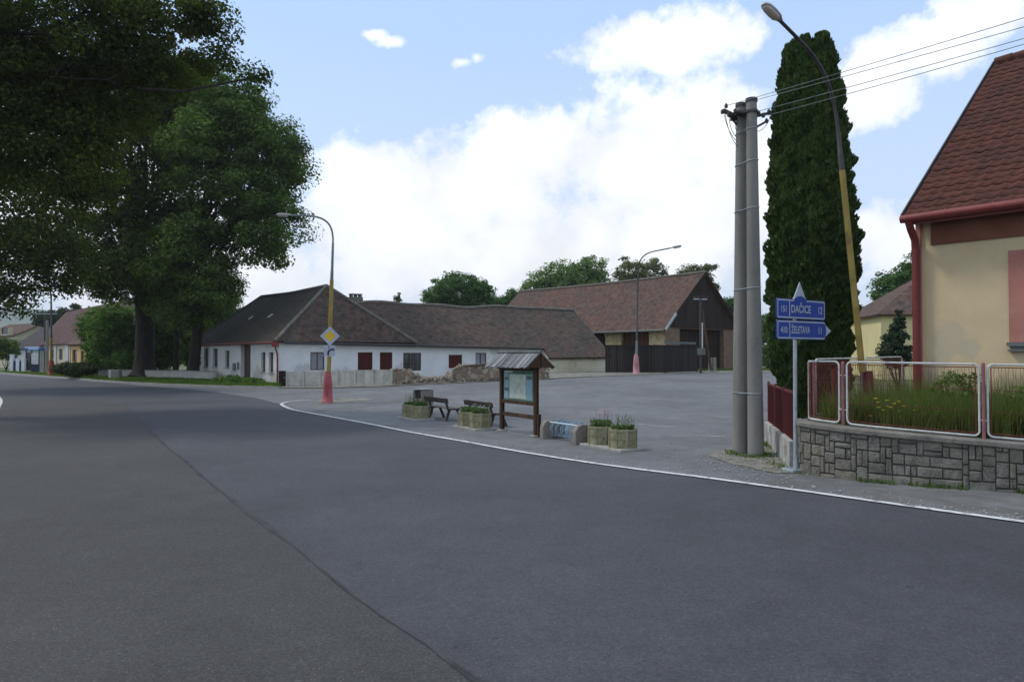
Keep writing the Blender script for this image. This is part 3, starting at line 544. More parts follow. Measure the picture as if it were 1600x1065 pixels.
def crown(parent, ells, n, leaf, clump_r, mat, per=70, shell=0.45, name='crown'):
    P, N, cc = clump_points(ells, n, clump_r, per, shell)
    leaves_mesh(name, P, N, leaf * RNG.uniform(0.6, 1.3, len(P)), mat, parent); return cc
def E(px, py, D, rx, ry, rd):
    k = D / F; return (at(px, py, D), (rx * k, rd, ry * k))
def trunk_mesh(base, top, r0, targets, nlimb=10, parent=None, lean=0.0):
    mb = MB(); base, top = Vector(base), Vector(top)
    path = [base + (top - base) * t + Vector((math.sin(t * 5) * r0 * 0.4, math.cos(t * 4) * r0 * 0.3, 0)) * (t > 0) for t in (0, 0.03, 0.1, 0.25, 0.45, 0.65, 0.85, 1)]
    mb.tube(path, [r0 * 1.5, r0 * 1.2, r0 * 1.0, r0 * 0.92, r0 * 0.85, r0 * 0.72, r0 * 0.5, r0 * 0.25], 14)
    T = sorted(range(len(targets)), key=lambda i: random.random())[:nlimb]
    for i in T:
        t = Vector(targets[i]); s = base.lerp(top, random.uniform(0.35, 0.9))
        mid = s.lerp(t, 0.5) + Vector((0, 0, abs(t.z - s.z) * 0.18 + 0.3))
        r = r0 * random.uniform(0.22, 0.4); pp = bez(s, mid, t, 7)
        wv = (t - s).length * .035
        pp = [q + Vector((math.sin(k * 1.9 + i), math.cos(k * 2.3 + i), math.sin(k * 1.6 + 2 * i))) * wv * (0 < k < 7) for k, q in enumerate(pp)]
        mb.tube(pp, [r * (1 - 0.88 * (k / 7) ** .7) for k in range(8)], 7)
        for j in (3, 5):
            e = pp[j] + Vector((random.uniform(-1, 1), random.uniform(-1, 1), random.uniform(-.2, .8))) * (t - s).length * 0.28
            mb.tube(bez(pp[j], pp[j].lerp(e, .5) + Vector((0, 0, .15)), e, 4), [r * .35, r * .28, r * .2, r * .12, r * .05], 5)
    return mb.build('trunk', MT['bark'], parent)
def tree(name, label, base, top, r0, ells, n, leaf, clump_r, mat, group=None, nl=10, per=70, shell=0.45):
    t = thing(name, label, 'tree', tuple(base), group=group)
    cc = crown(t, ells, n, leaf, clump_r, mat, per, shell)
    trunk_mesh(base, top, r0, [tuple(c) for c in cc], nl, t); return t

VG = 'large broadleaf trees along the verge'
bA = gp(222, 592); bB = gp(298, 594); bC = gp(273, 591)
tree('linden_tree', 'massive dark broadleaf tree with the thickest trunk, right of the low juniper bush', bA, at(215, 250, 60), 0.78,
     [E(205, 250, 60, 120, 130, 7), E(150, 380, 60, 60, 60, 5), E(235, 400, 59, 75, 60, 5), E(280, 180, 60, 90, 80, 6), E(210, 150, 60, 90, 60, 5), E(225, 440, 58.5, 62, 42, 3), E(180, 430, 60, 50, 42, 4)], 150000, 0.28, 1.45, MT['leaf_linden'], VG, 18, 200, 0.4)
VOID['t'] = -.14
tree('maple_tree', 'broadleaf tree beside the white farmhouse whose crown reaches right towards the curved street lamp', bB, at(330, 260, 57), 0.42,
     [E(365, 250, 57, 105, 105, 6), E(420, 250, 57, 55, 70, 4), E(415, 355, 56, 60, 60, 4), E(310, 400, 57, 70, 85, 5), E(330, 160, 58, 90, 55, 5), E(300, 475, 56.5, 42, 36, 3), E(455, 250, 57, 26, 30, 3), E(335, 455, 56, 36, 34, 3)], 165000, 0.26, 1.25, MT['leaf_linden2'], VG, 24, 210, 0.45)
VOID['t'] = -.27
tree('young_tree', 'slender tree trunk standing between the two bigger trunks on the verge', bC, at(278, 380, 59), 0.24,
     [E(270, 440, 60, 55, 55, 3), E(265, 360, 61, 70, 70, 4)], 16000, 0.28, 1.2, MT['leaf_linden'], VG, 7, 55)
bM = Vector((-38, 44, 0))
tree('leafy_tree', 'dark tree with low drooping foliage at the left edge, above the blue phone booth', bM, (-38, 44, 14), 0.5,
     [E(-40, 330, 44, 100, 120, 5), E(25, 400, 43, 52, 75, 3.5), E(-70, 180, 44, 120, 100, 5), E(75, 330, 44, 60, 85, 4), E(10, 470, 43, 42, 26, 2.5), E(105, 410, 46, 40, 50, 3)], 60000, 0.24, 1.1, MT['leaf_near'], VG, 12, 60)
bN = Vector((-25, 24, 0))
tree('overhanging_tree', 'near tree whose leafy boughs hang over the road across the upper left corner', bN, (-23, 25, 15), 0.6,
     [E(60, 30, 25, 180, 120, 4.5), E(10, 170, 26, 150, 120, 4.5), E(230, 40, 26, 90, 62, 3), E(150, 150, 27, 90, 70, 3), E(290, 25, 26, 60, 35, 2),
      E(335, 88, 26, 38, 22, 1.4), E(250, 110, 27, 60, 50, 2.5), E(100, 250, 27, 85, 75, 3), E(-120, 60, 25, 160, 160, 5), E(390, 118, 26, 20, 10, .8), E(330, 30, 26, 26, 30, 1.2), E(372, 70, 26, 12, 14, .6)], 175000, 0.15, 0.72, MT['leaf_near'], VG, 40, 150, 0.3)

def bush(name, label, ells, n, leaf, cr, mat, group=None, base=None, cat='bush', trunk=None):
    b = base or Vector((ells[0][0].x, ells[0][0].y, H(ells[0][0].x, ells[0][0].y)))
    t = thing(name, label, cat, tuple(b), group=group)
    cc = crown(t, ells, n, leaf, cr, mat, 50, 0.35, 'crown' if cat == 'tree' else 'foliage')
    mb = MB()
    for i in range(5 if not trunk else 8):
        e = Vector(cc[i % len(cc)]); r = (trunk or 0.05)
        mb.tube(bez(b, b.lerp(e, 0.5) + Vector((0, 0, .3)), e, 5), [r, r * .8, r * .6, r * .4, r * .25, r * .1], 6)
    mb.build('trunk' if cat == 'tree' else 'stem', MT['bark'], t); return t
bush('shrub', 'bright green leafy shrub left of the thickest trunk, behind the white barrier', [E(168, 548, 66, 24, 34, 3), E(182, 515, 66, 34, 42, 3), E(195, 565, 65, 22, 22, 2)], 30000, 0.26, 0.7, MT['leaf_bush'], 'shrubs behind the verge')
bush('shrub', 'dark shrub between the trunks of the thickest and slender trees', [E(252, 545, 68, 30, 42, 3), E(262, 510, 68, 34, 40, 3), E(300, 520, 67, 26, 40, 2)], 30000, 0.26, 0.8, MT['leaf_linden2'], 'shrubs behind the verge')
bush('shrub', 'tall leafy shrub overhanging the orange cottage wall beside the concrete post', [E(152, 512, 70, 17, 32, 2.0)], 10000, 0.26, 0.8, MT['leaf_linden2'], 'shrubs behind the verge')
bush('shrub', 'shrub against the left end of the white farmhouse under the dark tree', [E(310, 555, 62, 14, 26, 1.5)], 6000, 0.22, 0.6, MT['leaf_linden2'], 'shrubs behind the verge')
bush('shrub', 'low dark shrub behind the white gateposts at the far left', [E(10, 545, 92, 16, 16, 2)], 6000, 0.28, 0.7, MT['leaf_linden2'], 'shrubs behind the verge')
bush('juniper_bush', 'low flat spreading juniper bush on the grass beside the orange based lamp', [E(121, 576, 62, 36, 9, 1.4)], 16000, 0.16, 0.35, MT['leaf_hedge'])
bush('weed_clump', 'clump of tall weeds growing before the doorway of the white farmhouse', [E(362, 594, 50, 30, 6, .8), E(395, 597, 49.5, 22, 5, .6)], 9000, 0.14, 0.25, MT['leaf_bush'])
# background trees
def btree(name, label, px, D, ells, n, leaf, cr, mat, r0=0.25, group='trees behind the farm buildings', nl=14, per=45):
    x = (px - 800) / F * D; base = G(x, D); zt = ells[0][0].z
    return tree(name, label, base, (x, D, zt), r0, ells, n, leaf, cr, mat, group, nl, per, 0.35)
btree('walnut_tree', 'round bushy green tree rising alone behind the middle of the farmhouse roof', 716, 78, [E(714, 462, 78, 46, 36, 3), E(748, 462, 78, 24, 24, 2.5), E(685, 465, 78, 24, 20, 2)], 26000, 0.30, 0.75, MT['leaf_mid'])
btree('broadleaf_tree', 'big green tree behind the left end of the barn roof', 880, 105, [E(880, 440, 105, 55, 32, 4), E(920, 425, 105, 30, 24, 4), E(835, 455, 105, 30, 20, 3), E(905, 450, 105, 60, 30, 4)], 24000, 0.38, 0.95, MT['leaf_far'])
btree('olive_green_tree', 'olive tinted airy tree behind the barn ridge, left of the curved barn lamp head', 990, 108, [E(978, 424, 108, 20, 22, 3), E(1015, 425, 108, 28, 20, 3), E(1000, 450, 108, 50, 24, 3)], 15000, 0.36, 0.8, MT['leaf_olive'])
btree('sparse_tree', 'sparse crowned tree peeping over the peak of the barn gable', 1088, 100, [E(1075, 425, 100, 20, 11, 2), E(1105, 425, 100, 17, 13, 2), E(1090, 448, 100, 36, 18, 3)], 8500, 0.34, 0.7, MT['leaf_olive'])
btree('dark_green_tree', 'dark green tree just right of the barn gable, beside the twin concrete poles', 1150, 95, [E(1142, 485, 95, 24, 28, 3), E(1165, 510, 95, 30, 40, 3)], 14000, 0.34, 0.8, MT['leaf_mid'])
btree('low_tree', 'low green tree at the left corner of the barn roof', 800, 100, [E(800, 462, 100, 12, 11, 2), E(785, 472, 100, 22, 10, 2)], 6000, 0.34, 0.6, MT['leaf_mid'])
btree('small_conifer', 'tiny grey green conifer tip above the farmhouse ridge right of the chimney', 623, 90, [E(623, 466, 90, 7, 11, .6), E(623, 480, 90, 10, 10, .8)], 2600, 0.2, 0.28, MT['leaf_olive'], 0.1, nl=4)
btree('garden_tree', 'green tree behind the left slope of the farmhouse roof, next to the dark crown', 350, 78, [E(352, 487, 78, 26, 26, 2.5), E(330, 500, 78, 20, 30, 2.5)], 14000, 0.28, 0.75, MT['leaf_mid'])
btree('roadside_tree', 'green tree seen in the gap between the twin poles and the columnar thuja', 1206, 75, [E(1204, 535, 75, 20, 42, 2.5), E(1225, 520, 75, 25, 40, 2.5)], 14000, 0.28, 0.7, MT['leaf_mid'])
btree('fruit_tree', 'leafy tree behind the lemon yellow house near the red drainpipe', 1400, 56, [E(1398, 452, 56, 30, 36, 2), E(1425, 440, 56, 25, 45, 2)], 16000, 0.22, 0.5, MT['leaf_mid'])
btree('orchard_tree', 'green tree filling the gap between the thuja and the lemon yellow house', 1350, 62, [E(1348, 520, 62, 20, 38, 2), E(1330, 505, 62, 20, 30, 2)], 12000, 0.24, 0.6, MT['leaf_far'])
btree('far_conifer', 'dark conifer behind the brown roofed cottage at the far left', 84, 120, [E(78, 500, 120, 16, 14, 3), E(95, 495, 120, 12, 14, 3)], 7000, 0.42, 0.9, MT['leaf_spruce'], group='far left trees', nl=5)
btree('far_conifer', 'pointed conifer tip above the ridge of the brown roofed cottage', 117, 120, [E(117, 485, 120, 6, 10, 1), E(119, 497, 120, 10, 10, 2)], 3000, 0.36, 0.5, MT['leaf_spruce'], group='far left trees', nl=4)
# columnar thuja
def column_tree():
    D = 18.7; base = Vector((7.75, D, 0.2))
    t = thing('columnar_thuja', 'very tall dense dark green columnar thuja behind the blue direction sign', 'tree', tuple(base))
    rows = [(46, 1288, 1300), (60, 1236, 1306), (80, 1230, 1310), (120, 1225, 1318), (150, 1220, 1323), (200, 1213, 1328), (260, 1209, 1334), (320, 1208, 1338), (380, 1206, 1345), (450, 1204, 1342), (500, 1207, 1334), (560, 1211, 1330), (620, 1218, 1325), (650, 1222, 1322)]
    ys = np.array([r[0] for r in rows]); L = np.array([r[1] for r in rows]); R = np.array([r[2] for r in rows])
    n = 150000
    py = 46 + (650 - 46) * RNG.random(n); l = np.interp(py, ys, L); r = np.interp(py, ys, R)
    a = RNG.random(n) * 2 * PI
    # lobes: vertical plumes
    lob = 0.06 * np.sin(a * 9 + py * 0.02 + 1.5 * np.sin(py * .03)) + 0.07 * np.sin(a * 15 - py * 0.07 + 2) * np.sin(py * .09 + a * 4) + 0.06 * np.sin(py * 0.11 + a * 3) + 0.045 * np.sin(py * .27 + a * 8)
    q = (1 + lob) * (1 - 0.28 * RNG.random(n) ** 1.6)
    cx = (l + r) / 2 + 0 * py; rad = (r - l) / 2 * .925 * q * D / F
    notch = (py < 78) & (np.abs(np.cos(a)) < 2) & (((cx + rad * F / D * np.cos(a)) > 1262) & ((cx + rad * F / D * np.cos(a)) < 1284)) & (py < 66)
    X = (cx - 800) / F * D + rad * np.cos(a); Y = D + 0.15 + rad * np.sin(a) * 1.0
    Z = 2.0 + (555 - py) * D / F
    k = ~notch; X, Y, Z, a = X[k], Y[k], Z[k], a[k]; C = np.stack([X, Y, Z], 1); n = len(C)
    out = np.stack([np.cos(a), np.sin(a), 0.35 + 0 * a], 1)
    T = np.stack([np.cos(a) * 0.45, np.sin(a) * 0.45, np.ones(n)], 1) + RNG.normal(size=(n, 3)) * 0.28; T /= np.linalg.norm(T, axis=1)[:, None]
    N = out + RNG.normal(size=(n, 3)) * 0.8; B = np.cross(N, T); B /= np.linalg.norm(B, axis=1)[:, None]
    s = RNG.uniform(0.06, 0.15, n)[:, None]
    V = np.stack([C - T * s * .5, C - B * s * .28, C + T * s * .6, C + B * s * .28], 1).reshape(-1, 3)
    raw_quads('crown', V, MT['leaf_thuja'], t)
    mb = MB(); mb.tube([base + Vector((0, 0, -.2)), base + Vector((0, .05, 4)), base + Vector((-.1, .15, 9))], [.2, .12, .04], 8)
    for k in range(14):
        z = .8 + k * .6; a_ = k * 2.4
        mb.tube([base + Vector((0, 0, z)), base + Vector((math.cos(a_) * .6, math.sin(a_) * .6, z + .7))], [.04, .015], 5)
    mb.build('trunk', MT['bark'], t)
column_tree()
# small spruce by yellow house
def spruce(px, D, ytop, ybase, w, label):
    b = G((px - 800) / F * D, D); t = thing('small_spruce', label, 'tree', tuple(b))
    z0, z1 = at(px, ybase, D).z, at(px, ytop, D).z; n = 16000; mb = MB()
    mb.tube([b, (b.x, b.y, z1)], [.07, .015], 7); mb.build('trunk', MT['bark'], t)
    u = RNG.random(n) ** 0.8; h = np.floor(u * 14) / 14 + RNG.random(n) * .03; a = RNG.integers(0, 9, n) * 2 * PI / 9 + h * 9 + RNG.normal(size=n) * .3
    rr = (1 - h * .92) * w * D / F * RNG.random(n) ** .6
    rr = rr * (.55 + .6 * np.abs(np.sin(np.floor(a * 9 / 2 / PI) * 3.3 + np.floor(u * 14) * 2.1)))
    C = np.stack([b.x + rr * np.cos(a), b.y + rr * np.sin(a), z0 + (z1 - z0) * h - rr * .12 + RNG.normal(size=n) * .03], 1)
    leaves_mesh('crown', C, RNG.normal(size=(n, 3)) + np.array([0, 0, .8]), RNG.uniform(.06, .15, n), MT['leaf_spruce'], t, aspect=.35)
bush('small_spruce', 'small young spruce before the lemon yellow house, left of the red drainpipe', [E(1398, 552, 34, 24, 22, .7), E(1401, 528, 34, 17, 18, .5), E(1404, 508, 34, 8, 14, .3), E(1405, 494, 34, 3, 8, .12)], 14000, .12, .2, MT['leaf_spruce'], cat='tree', base=G(17.8, 34))

# ------------------------------------------------------------------ walls with openings
class Wall:
    def __init__(s, p0, p1, out):
        s.p0 = Vector((p0[0], p0[1], 0)); s.p1 = Vector((p1[0], p1[1], 0)); s.d = (s.p1 - s.p0); s.L = s.d.length; s.d.normalize()
        s.n = Vector((s.d.y, -s.d.x, 0));
        if s.n.dot(Vector((out[0], out[1], 0))) < 0: s.n = -s.n
        s.fl = s.d.cross(Vector((0, 0, 1))).dot(s.n) < 0
    def W(s, u, z, d=0.0): return s.p0 + s.d * u + s.n * d + Vector((0, 0, z))
    def uz(s, px, py):
        r = ray(px, py); k = (s.p0 - EYE).dot(s.n) / r.dot(s.n); p = EYE + r * k; return (p - s.p0).dot(s.d), p.z
    def rect(s, px0, px1, py0, py1):
        c = (px0 + px1) / 2; m = (py0 + py1) / 2
        return s.uz(px0, m)[0], s.uz(px1, m)[0], s.uz(c, py1)[1], s.uz(c, py0)[1]
    def q(s, mb, a, b, c, d, mi=0): mb.quad(*( (a, b, c, d) if not s.fl else (d, c, b, a)), mi)
    def face(s, mb, holes, z0, ztop0, ztop1, depth=0.2, d=0.0, mi=0, u0=0.0, u1=None):
        u1 = s.L if u1 is None else u1
        us = sorted({u0, u1} | {h[0] for h in holes} | {h[1] for h in holes})
        zs = sorted({z0} | {h[2] for h in holes} | {h[3] for h in holes}); zt = lambda u: ztop0 + (ztop1 - ztop0) * u / s.L
        zs.append(None)
        for a, b in zip(us[:-1], us[1:]):
            for i in range(len(zs) - 1):
                za = zs[i]; zb = zs[i + 1]
                if zb is None: A, B = zt(a), zt(b)
                else: A = B = zb
                cu, cz = (a + b) / 2, (za + (A + B) / 2) / 2
                if any(h[0] < cu < h[1] and h[2] < cz < h[3] for h in holes): continue
                s.q(mb, s.W(a, za, d), s.W(b, za, d), s.W(b, B, d), s.W(a, A, d), mi)
        for h in holes:
            a, b, za, zb = h[:4]
            s.q(mb, s.W(a, za, d), s.W(a, za, d - depth), s.W(a, zb, d - depth), s.W(a, zb, d), mi)
            s.q(mb, s.W(b, za, d - depth), s.W(b, za, d), s.W(b, zb, d), s.W(b, zb, d - depth), mi)
            s.q(mb, s.W(a, zb, d), s.W(a, zb, d - depth), s.W(b, zb, d - depth), s.W(b, zb, d), mi)
            s.q(mb, s.W(a, za, d - depth), s.W(a, za, d), s.W(b, za, d), s.W(b, za, d - depth), mi)
    def bx(s, mb, a, b, za, zb, d0, d1, mi=0):
        c = s.W((a + b) / 2, (za + zb) / 2, (d0 + d1) / 2); R = Matrix((s.d, s.n, Vector((0, 0, 1)))).transposed()
        mb.box(c, (abs(b - a), abs(d1 - d0), abs(zb - za)), mi=mi, M=R)
    def window(s, root, h, frame, pane, nx=2, nz=1, dep=0.1, fw=0.06, name='window', bars=None, sill=None):
        a, b, za, zb = h[:4]; mb = MB(); g = 0.002
        s.bx(mb, a + g, a + fw, za + g, zb - g, -dep - .05, -dep); s.bx(mb, b - fw, b - g, za + g, zb - g, -dep - .05, -dep)
        s.bx(mb, a + fw, b - fw, za + g, za + fw, -dep - .05, -dep); s.bx(mb, a + fw, b - fw, zb - fw, zb - g, -dep - .05, -dep)
        for i in range(1, nx):
            u = a + (b - a) * i / nx; s.bx(mb, u - fw * .45, u + fw * .45, za + fw, zb - fw, -dep - .045, -dep + .006)
        for i in range(1, nz):
            z = za + (zb - za) * i / nz; s.bx(mb, a + fw, b - fw, z - fw * .3, z + fw * .3, -dep - .043, -dep - .004)
        w = mb.build(name, frame, root)
        mp = MB(); s.bx(mp, a + fw * .6, b - fw * .6, za + fw * .6, zb - fw * .6, -dep - .042, -dep - .03); mp.build('pane', pane, w)
        if sill:
            ms = MB(); s.bx(ms, a - .06, b + .06, za - .06, za - g, -dep, .08); ms.build('sill', sill, w)
        if bars:
            m2 = MB(); k = 5
            for i in range(1, k): u = a + (b - a) * i / k; m2.beam(s.W(u, za + .03, -.03), s.W(u, zb - .03, -.03), .015, .015)
            for i in range(1, 4): z = za + (zb - za) * i / 4; m2.beam(s.W(a + .01, z, -.03), s.W(b - .01, z, -.03), .015, .015)
            m2.build('window_grille', bars, w)
        return w
    def door(s, root, h, mat, dep=0.12, name='door', handle=None, frame=None):
        a, b, za, zb = h[:4]; mb = MB(); s.bx(mb, a + .01, b - .01, za + .01, zb - .01, -dep - .05, -dep)
        o = mb.build(name, mat, root)
        if frame:
            m2 = MB()
            for x in ((a + .002, a + .07), (b - .07, b - .002)): s.bx(m2, x[0], x[1], za + .003, zb - .003, -dep, -dep + .04)
            s.bx(m2, a + .07, b - .07, zb - .07, zb - .003, -dep, -dep + .038); m2.build('frame', frame, o)
        if handle:
            m3 = MB(); m3.box(s.W(a + .14, za + (zb - za) * .45, -dep + .03), (.05, .05, .16)); m3.build('handle', handle, o)
        return o
def plane_roof(mb, pts, t=0.12, mi=0): mb.slab(pts, t, mi)

# ------------------------------------------------------------------ white farmhouse
def farmhouse():
    A = Vector((-15.15, 48, 0)); u = Vector((.9, .433, 0)).normalized(); w = Vector((-.63, .775, 0)).normalized(); back = Vector((-u.y, u.x, 0))
    t = thing('farmhouse', 'long low whitewashed farmhouse with mossy tiled roof and oxblood shutters along the car park', 'house', (A.x, A.y, 0))
    LW = 18.2; LL = 19.3; L2 = 24.8
    lw = Wall(A, A + u * LL, -back)             # lot-side wall
    sw = Wall(A, A + w * LW, (-1, -1))          # road-side (gatehouse) wall
    # lot side openings
    hs = dict(w1=(485, 507, 550, 578), s1=(559, 582, 550, 578), s2=(593.5, 613, 550, 578), w2=(630, 658, 551, 579), s3=(701, 722, 554, 575), w3=(743, 760, 551, 573))
    H_ = {k: lw.rect(*v) for k, v in hs.items()}
    mb = MB(); lw.face(mb, list(H_.values()), -.3, 3.02, 2.72, 0.22)
    # hidden faces of the long wing
    e1 = A + u * LL; e1b = e1 + back * 8.0; a2 = A + back * 8.0
    mb.quad(e1 + Vector((0, 0, -.3)), e1b + Vector((0, 0, -.3)), e1b + Vector((0, 0, 2.7)), e1 + Vector((0, 0, 2.7)))
    mb.quad(e1b + Vector((0, 0, -.3)), a2 + Vector((0, 0, -.3)), a2 + Vector((0, 0, 2.9)), e1b + Vector((0, 0, 2.7)))
    mb.build('wall', MT['white'], t)
    lw.window(t, H_['w1'], MT['brownframe'], MT['curtain'], 2, 1); lw.window(t, H_['w2'], MT['brownframe'], MT['glass'], 3, 1, bars=MT['greyframe']); lw.window(t, H_['w3'], MT['brownframe'], MT['curtain'], 2, 1)
    for k in ('s1', 's2', 's3'): lw.door(t, H_[k], MT['shutter'], 0.06, 'shutter', frame=MT['brownframe'])
    # road side
    hr = [(318.5, 325, 544, 573), (332.5, 340, 544, 573), (351.5, 358.5, 547.5, 574), (408, 414.5, 550, 581), (420, 427, 550, 582)]
    HR = [sw.rect(*v) for v in hr]; dr = sw.rect(376, 391.5, 538.5, 587)
    HR = [(min(h[0], h[1]), max(h[0], h[1]), h[2], h[3]) for h in HR]; dr = (min(dr[:2]), max(dr[:2]), dr[2], dr[3])
    dr = (dr[0], dr[1], 0.12, dr[3])
    mb = MB(); sw.face(mb, HR + [dr], -.3, 3.02, 3.05, 0.3)
    mb2 = mb; C = A + w * LW; Cb = C + u * 9.2; 
    mb.quad(Cb + Vector((0, 0, -.3)), C + Vector((0, 0, -.3)), C + Vector((0, 0, 3.05)), Cb + Vector((0, 0, 3.05)))
    # cornice under the eave and flat pilasters
    sw.bx(mb, 0.0, LW, 2.80, 2.95, 0.003, .10)
    for h in (.02, 17.2): sw.bx(mb, h, h + .35, -.2, 2.797, 0.003, .05)
    mb.build('wall', MT['whitesunlit'], t)
    for h in HR: sw.window(t, h, MT['greyframe'], MT['glass'], 1, 2, 0.14, 0.05, sill=MT['kerb'])
    sw.door(t, dr, MT['brownframe'], 0.27, 'door', handle=MT['galv'])
    mb = MB()
    for v in ((364.5, 368.5, 567, 579), (371.5, 374, 565.5, 577)):
        mb = MB(); r = sw.rect(*v); sw.bx(mb, r[0], r[1], r[2], r[3], .003, .06); mb.build('meter_box', MT['greyframe'], t)
    # ---- roofs
    ze = 2.98; zr = 5.87; off = 4.36
    def P(uu, bb, z): return A + u * uu + back * bb + Vector((0, 0, z))
    # long roof; front slope made of short strips so that it sags
    fr = MB(); n = 24; sl = (zr - 2.98) / off
    def sag(x): return -0.07 * math.sin(x * .55) - .06 * math.sin(x * 1.3 + 1)
    def eave(x): return 2.98 - .30 * (x / LL)
    for i in range(n):
        x0, x1 = 3.0 + (LL - 3.0) * i / n, 3.0 + (LL - 3.0) * (i + 1) / n
        fr.slab([P(x0, -.35, eave(x0) - .12), P(x1, -.35, eave(x1) - .12), P(x1, off, zr + sag(x1)), P(x0, off, zr + sag(x0))], .14)
        fr.slab([P(x1, off, zr + sag(x1)), P(x1, off * 2 + .3, 2.8), P(x0, off * 2 + .3, 2.8), P(x0, off, zr + sag(x0))][::-1][::-1], .14)
    r1 = fr.build('roof', MT['tile'], t)
    # annex part: roof runs lower
    an = MB(); x0, x1 = LL, 24.6; dn = -1.05; ze2 = 1.98
    an.slab([P(x0, dn - .28, ze2 - .16), P(x1 + .35, dn - .28, ze2 - .10), P(x1 + .1, off, zr - .05), P(x0, off, zr + sag(x0))], .14)
    an.slab([P(x0, off, zr + sag(x0)), P(x1 + .1, off, zr - .05), P(x1 + .35, off * 2 + .4, 2.6), P(x0, off * 2 + .4, 2.6)], .14)
    an.build('roof', MT['tile'], t)
    aw = MB(); gz = Vector((0, 0, 1))
    aw.quad(P(x0, dn, .1), P(x1, dn, .1), P(x1, dn, ze2 - .02), P(x0, dn, ze2 - .02))
    aw.add([P(x1, dn, .1), P(x1, off * 2, .1), P(x1, off * 2, 2.7), P(x1, off, zr - .2), P(x1, dn, ze2 - .02)], [(0, 1, 2, 3, 4)])
    aw.add([P(x0, dn, .1), P(x0, dn, ze2 - .02), P(x0, 0.1, 2.62), P(x0, .1, .1)], [(0, 1, 2, 3)])
    aw.build('wall', MT['annex'], t)
    # white patch of render at the step
    #mp = MB(); mp.add([P(LL - .02, -1.25, 1.9), P(LL - .02, -.15, 2.62), P(LL - .02, -.25, 2.95), P(LL - .02, -1.3, 2.2)], [(0, 1, 2, 3)]); mp.slab([P(LL - .3, -1.2, 2.12), P(LL, -1.2, 2.12), P(LL, -.3, 2.84), P(LL - .3, -.3, 2.84)], .1)
    # hipped gatehouse roof
    def Q(uu, ww, z): return A + u * uu + w * ww + Vector((0, 0, z))
    WD = 8.8; zp = 6.95; o = .35
    p1, p2 = Q(WD / 2, 3.1, zp), Q(WD / 2, 15.7, zp)
    pm = (p1 + p2) / 2 + Vector((0, 0, -.12))
    c0, c1, c2, c3 = Q(-o, -o, 2.9), Q(WD + o, -o, 2.9), Q(WD + o, LW + o, 2.9), Q(-o, LW + o, 2.9)
    cm = (c0 + c3) / 2 + Vector((0, 0, -.04))
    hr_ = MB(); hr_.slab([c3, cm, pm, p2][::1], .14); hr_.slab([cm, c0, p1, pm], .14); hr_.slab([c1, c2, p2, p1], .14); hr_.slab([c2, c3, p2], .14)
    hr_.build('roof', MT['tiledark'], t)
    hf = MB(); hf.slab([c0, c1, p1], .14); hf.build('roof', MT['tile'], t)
    # ridges
    rg = MB()
    rg.tube([P(x, off, zr + sag(x) + .01) for x in [4 + (LL - 4) * i / 30 for i in range(31)]] + [P(24.7, off, zr - .04)], .13, 8)
    rg.tube([c0 + Vector((0, 0, .03)), c0.lerp(p1, .5) + Vector((0, 0, .02)), p1], .12, 8); rg.tube([c1, p1], .11, 8); rg.tube([p1, pm, p2], .11, 8); rg.tube([p2, c3], .10, 8)
    rg.build('roof_ridge', MT['ridge'], t)
    # gutters and downpipe
    gt = MB(); gt.tube([P(x, -.46, eave(x) - .16) for x in (0.3, 5, 10, 15, LL)], .07, 8); gt.build('gutter', MT['iron'], t)
    g3 = MB(); g3.tube([c0 + Vector((0, 0, -.07)) + sw.n * .05, c3 + Vector((0, 0, -.07)) + sw.n * .05], .06, 8); g3.build('gutter', MT['redmetal'], t)
    dp = MB(); q0 = c0 + Vector((0, 0, -.14)); cn = A - u * 0 + (lw.n + sw.n).normalized() * .16
    dp.tube([q0, q0 + Vector((0, 0, -.25)), cn + Vector((0, 0, 2.1)), cn + Vector((0, 0, .05))], .055, 8)
    dp.box(q0 + Vector((0, 0, -.05)), (.34, .34, .34)); dp.build('downpipe', MT['redmetal'], t)
    # chimney
    ch = P(6.2, off + .5, 5.3); cb = MB(); cb.box(ch + Vector((0, 0, .45)), (.95, .7, 1.2), rz=.45, bev=.02)
    for s_ in (-.33, 0, .33): cb.box(ch + u * s_ + Vector((0, 0, 1.12)), (.13, .6, .16), rz=.45)
    cb.box(ch + Vector((0, 0, 1.24)), (.9, .68, .07), rz=.45); cb.build('chimney', MT['ridge'], t)
    sk = MB(); a = P(5.7, 1.6, 0); zz = 2.98 + sl * 1.6 + .02
    sk.slab([P(5.4, 1.35, 2.98 + sl * 1.35 + .12), P(5.95, 1.35, 2.98 + sl * 1.35 + .12), P(5.95, 1.85, 2.98 + sl * 1.85 + .12), P(5.4, 1.85, 2.98 + sl * 1.85 + .12)], .1); sk.build('skylight', MT['galv'], t)
    for ww in (6.6, 10.6):
        s2 = MB(); b_ = .44; za = 2.9 + (zp - 2.9) * b_ + .09; s2.box(Q(WD / 2 * b_ - .1, ww, za + .12), (.38, .38, .05), M=Matrix((w, (u + Vector((0, 0, .85))).normalized(), (-u * .6 + Vector((0, 0, 1))).normalized())).transposed()); s2.build('skylight', MT['lamphead'], t)
    s3 = MB(); x = 17.6; s3.box(P(x, 2.6, 2.85 + sl * 2.6), (.5, .4, .3), rz=.45); s3.build('roof_vent', MT['ridge'], t)
    return A, u, back
FA, FU, FB = farmhouse()

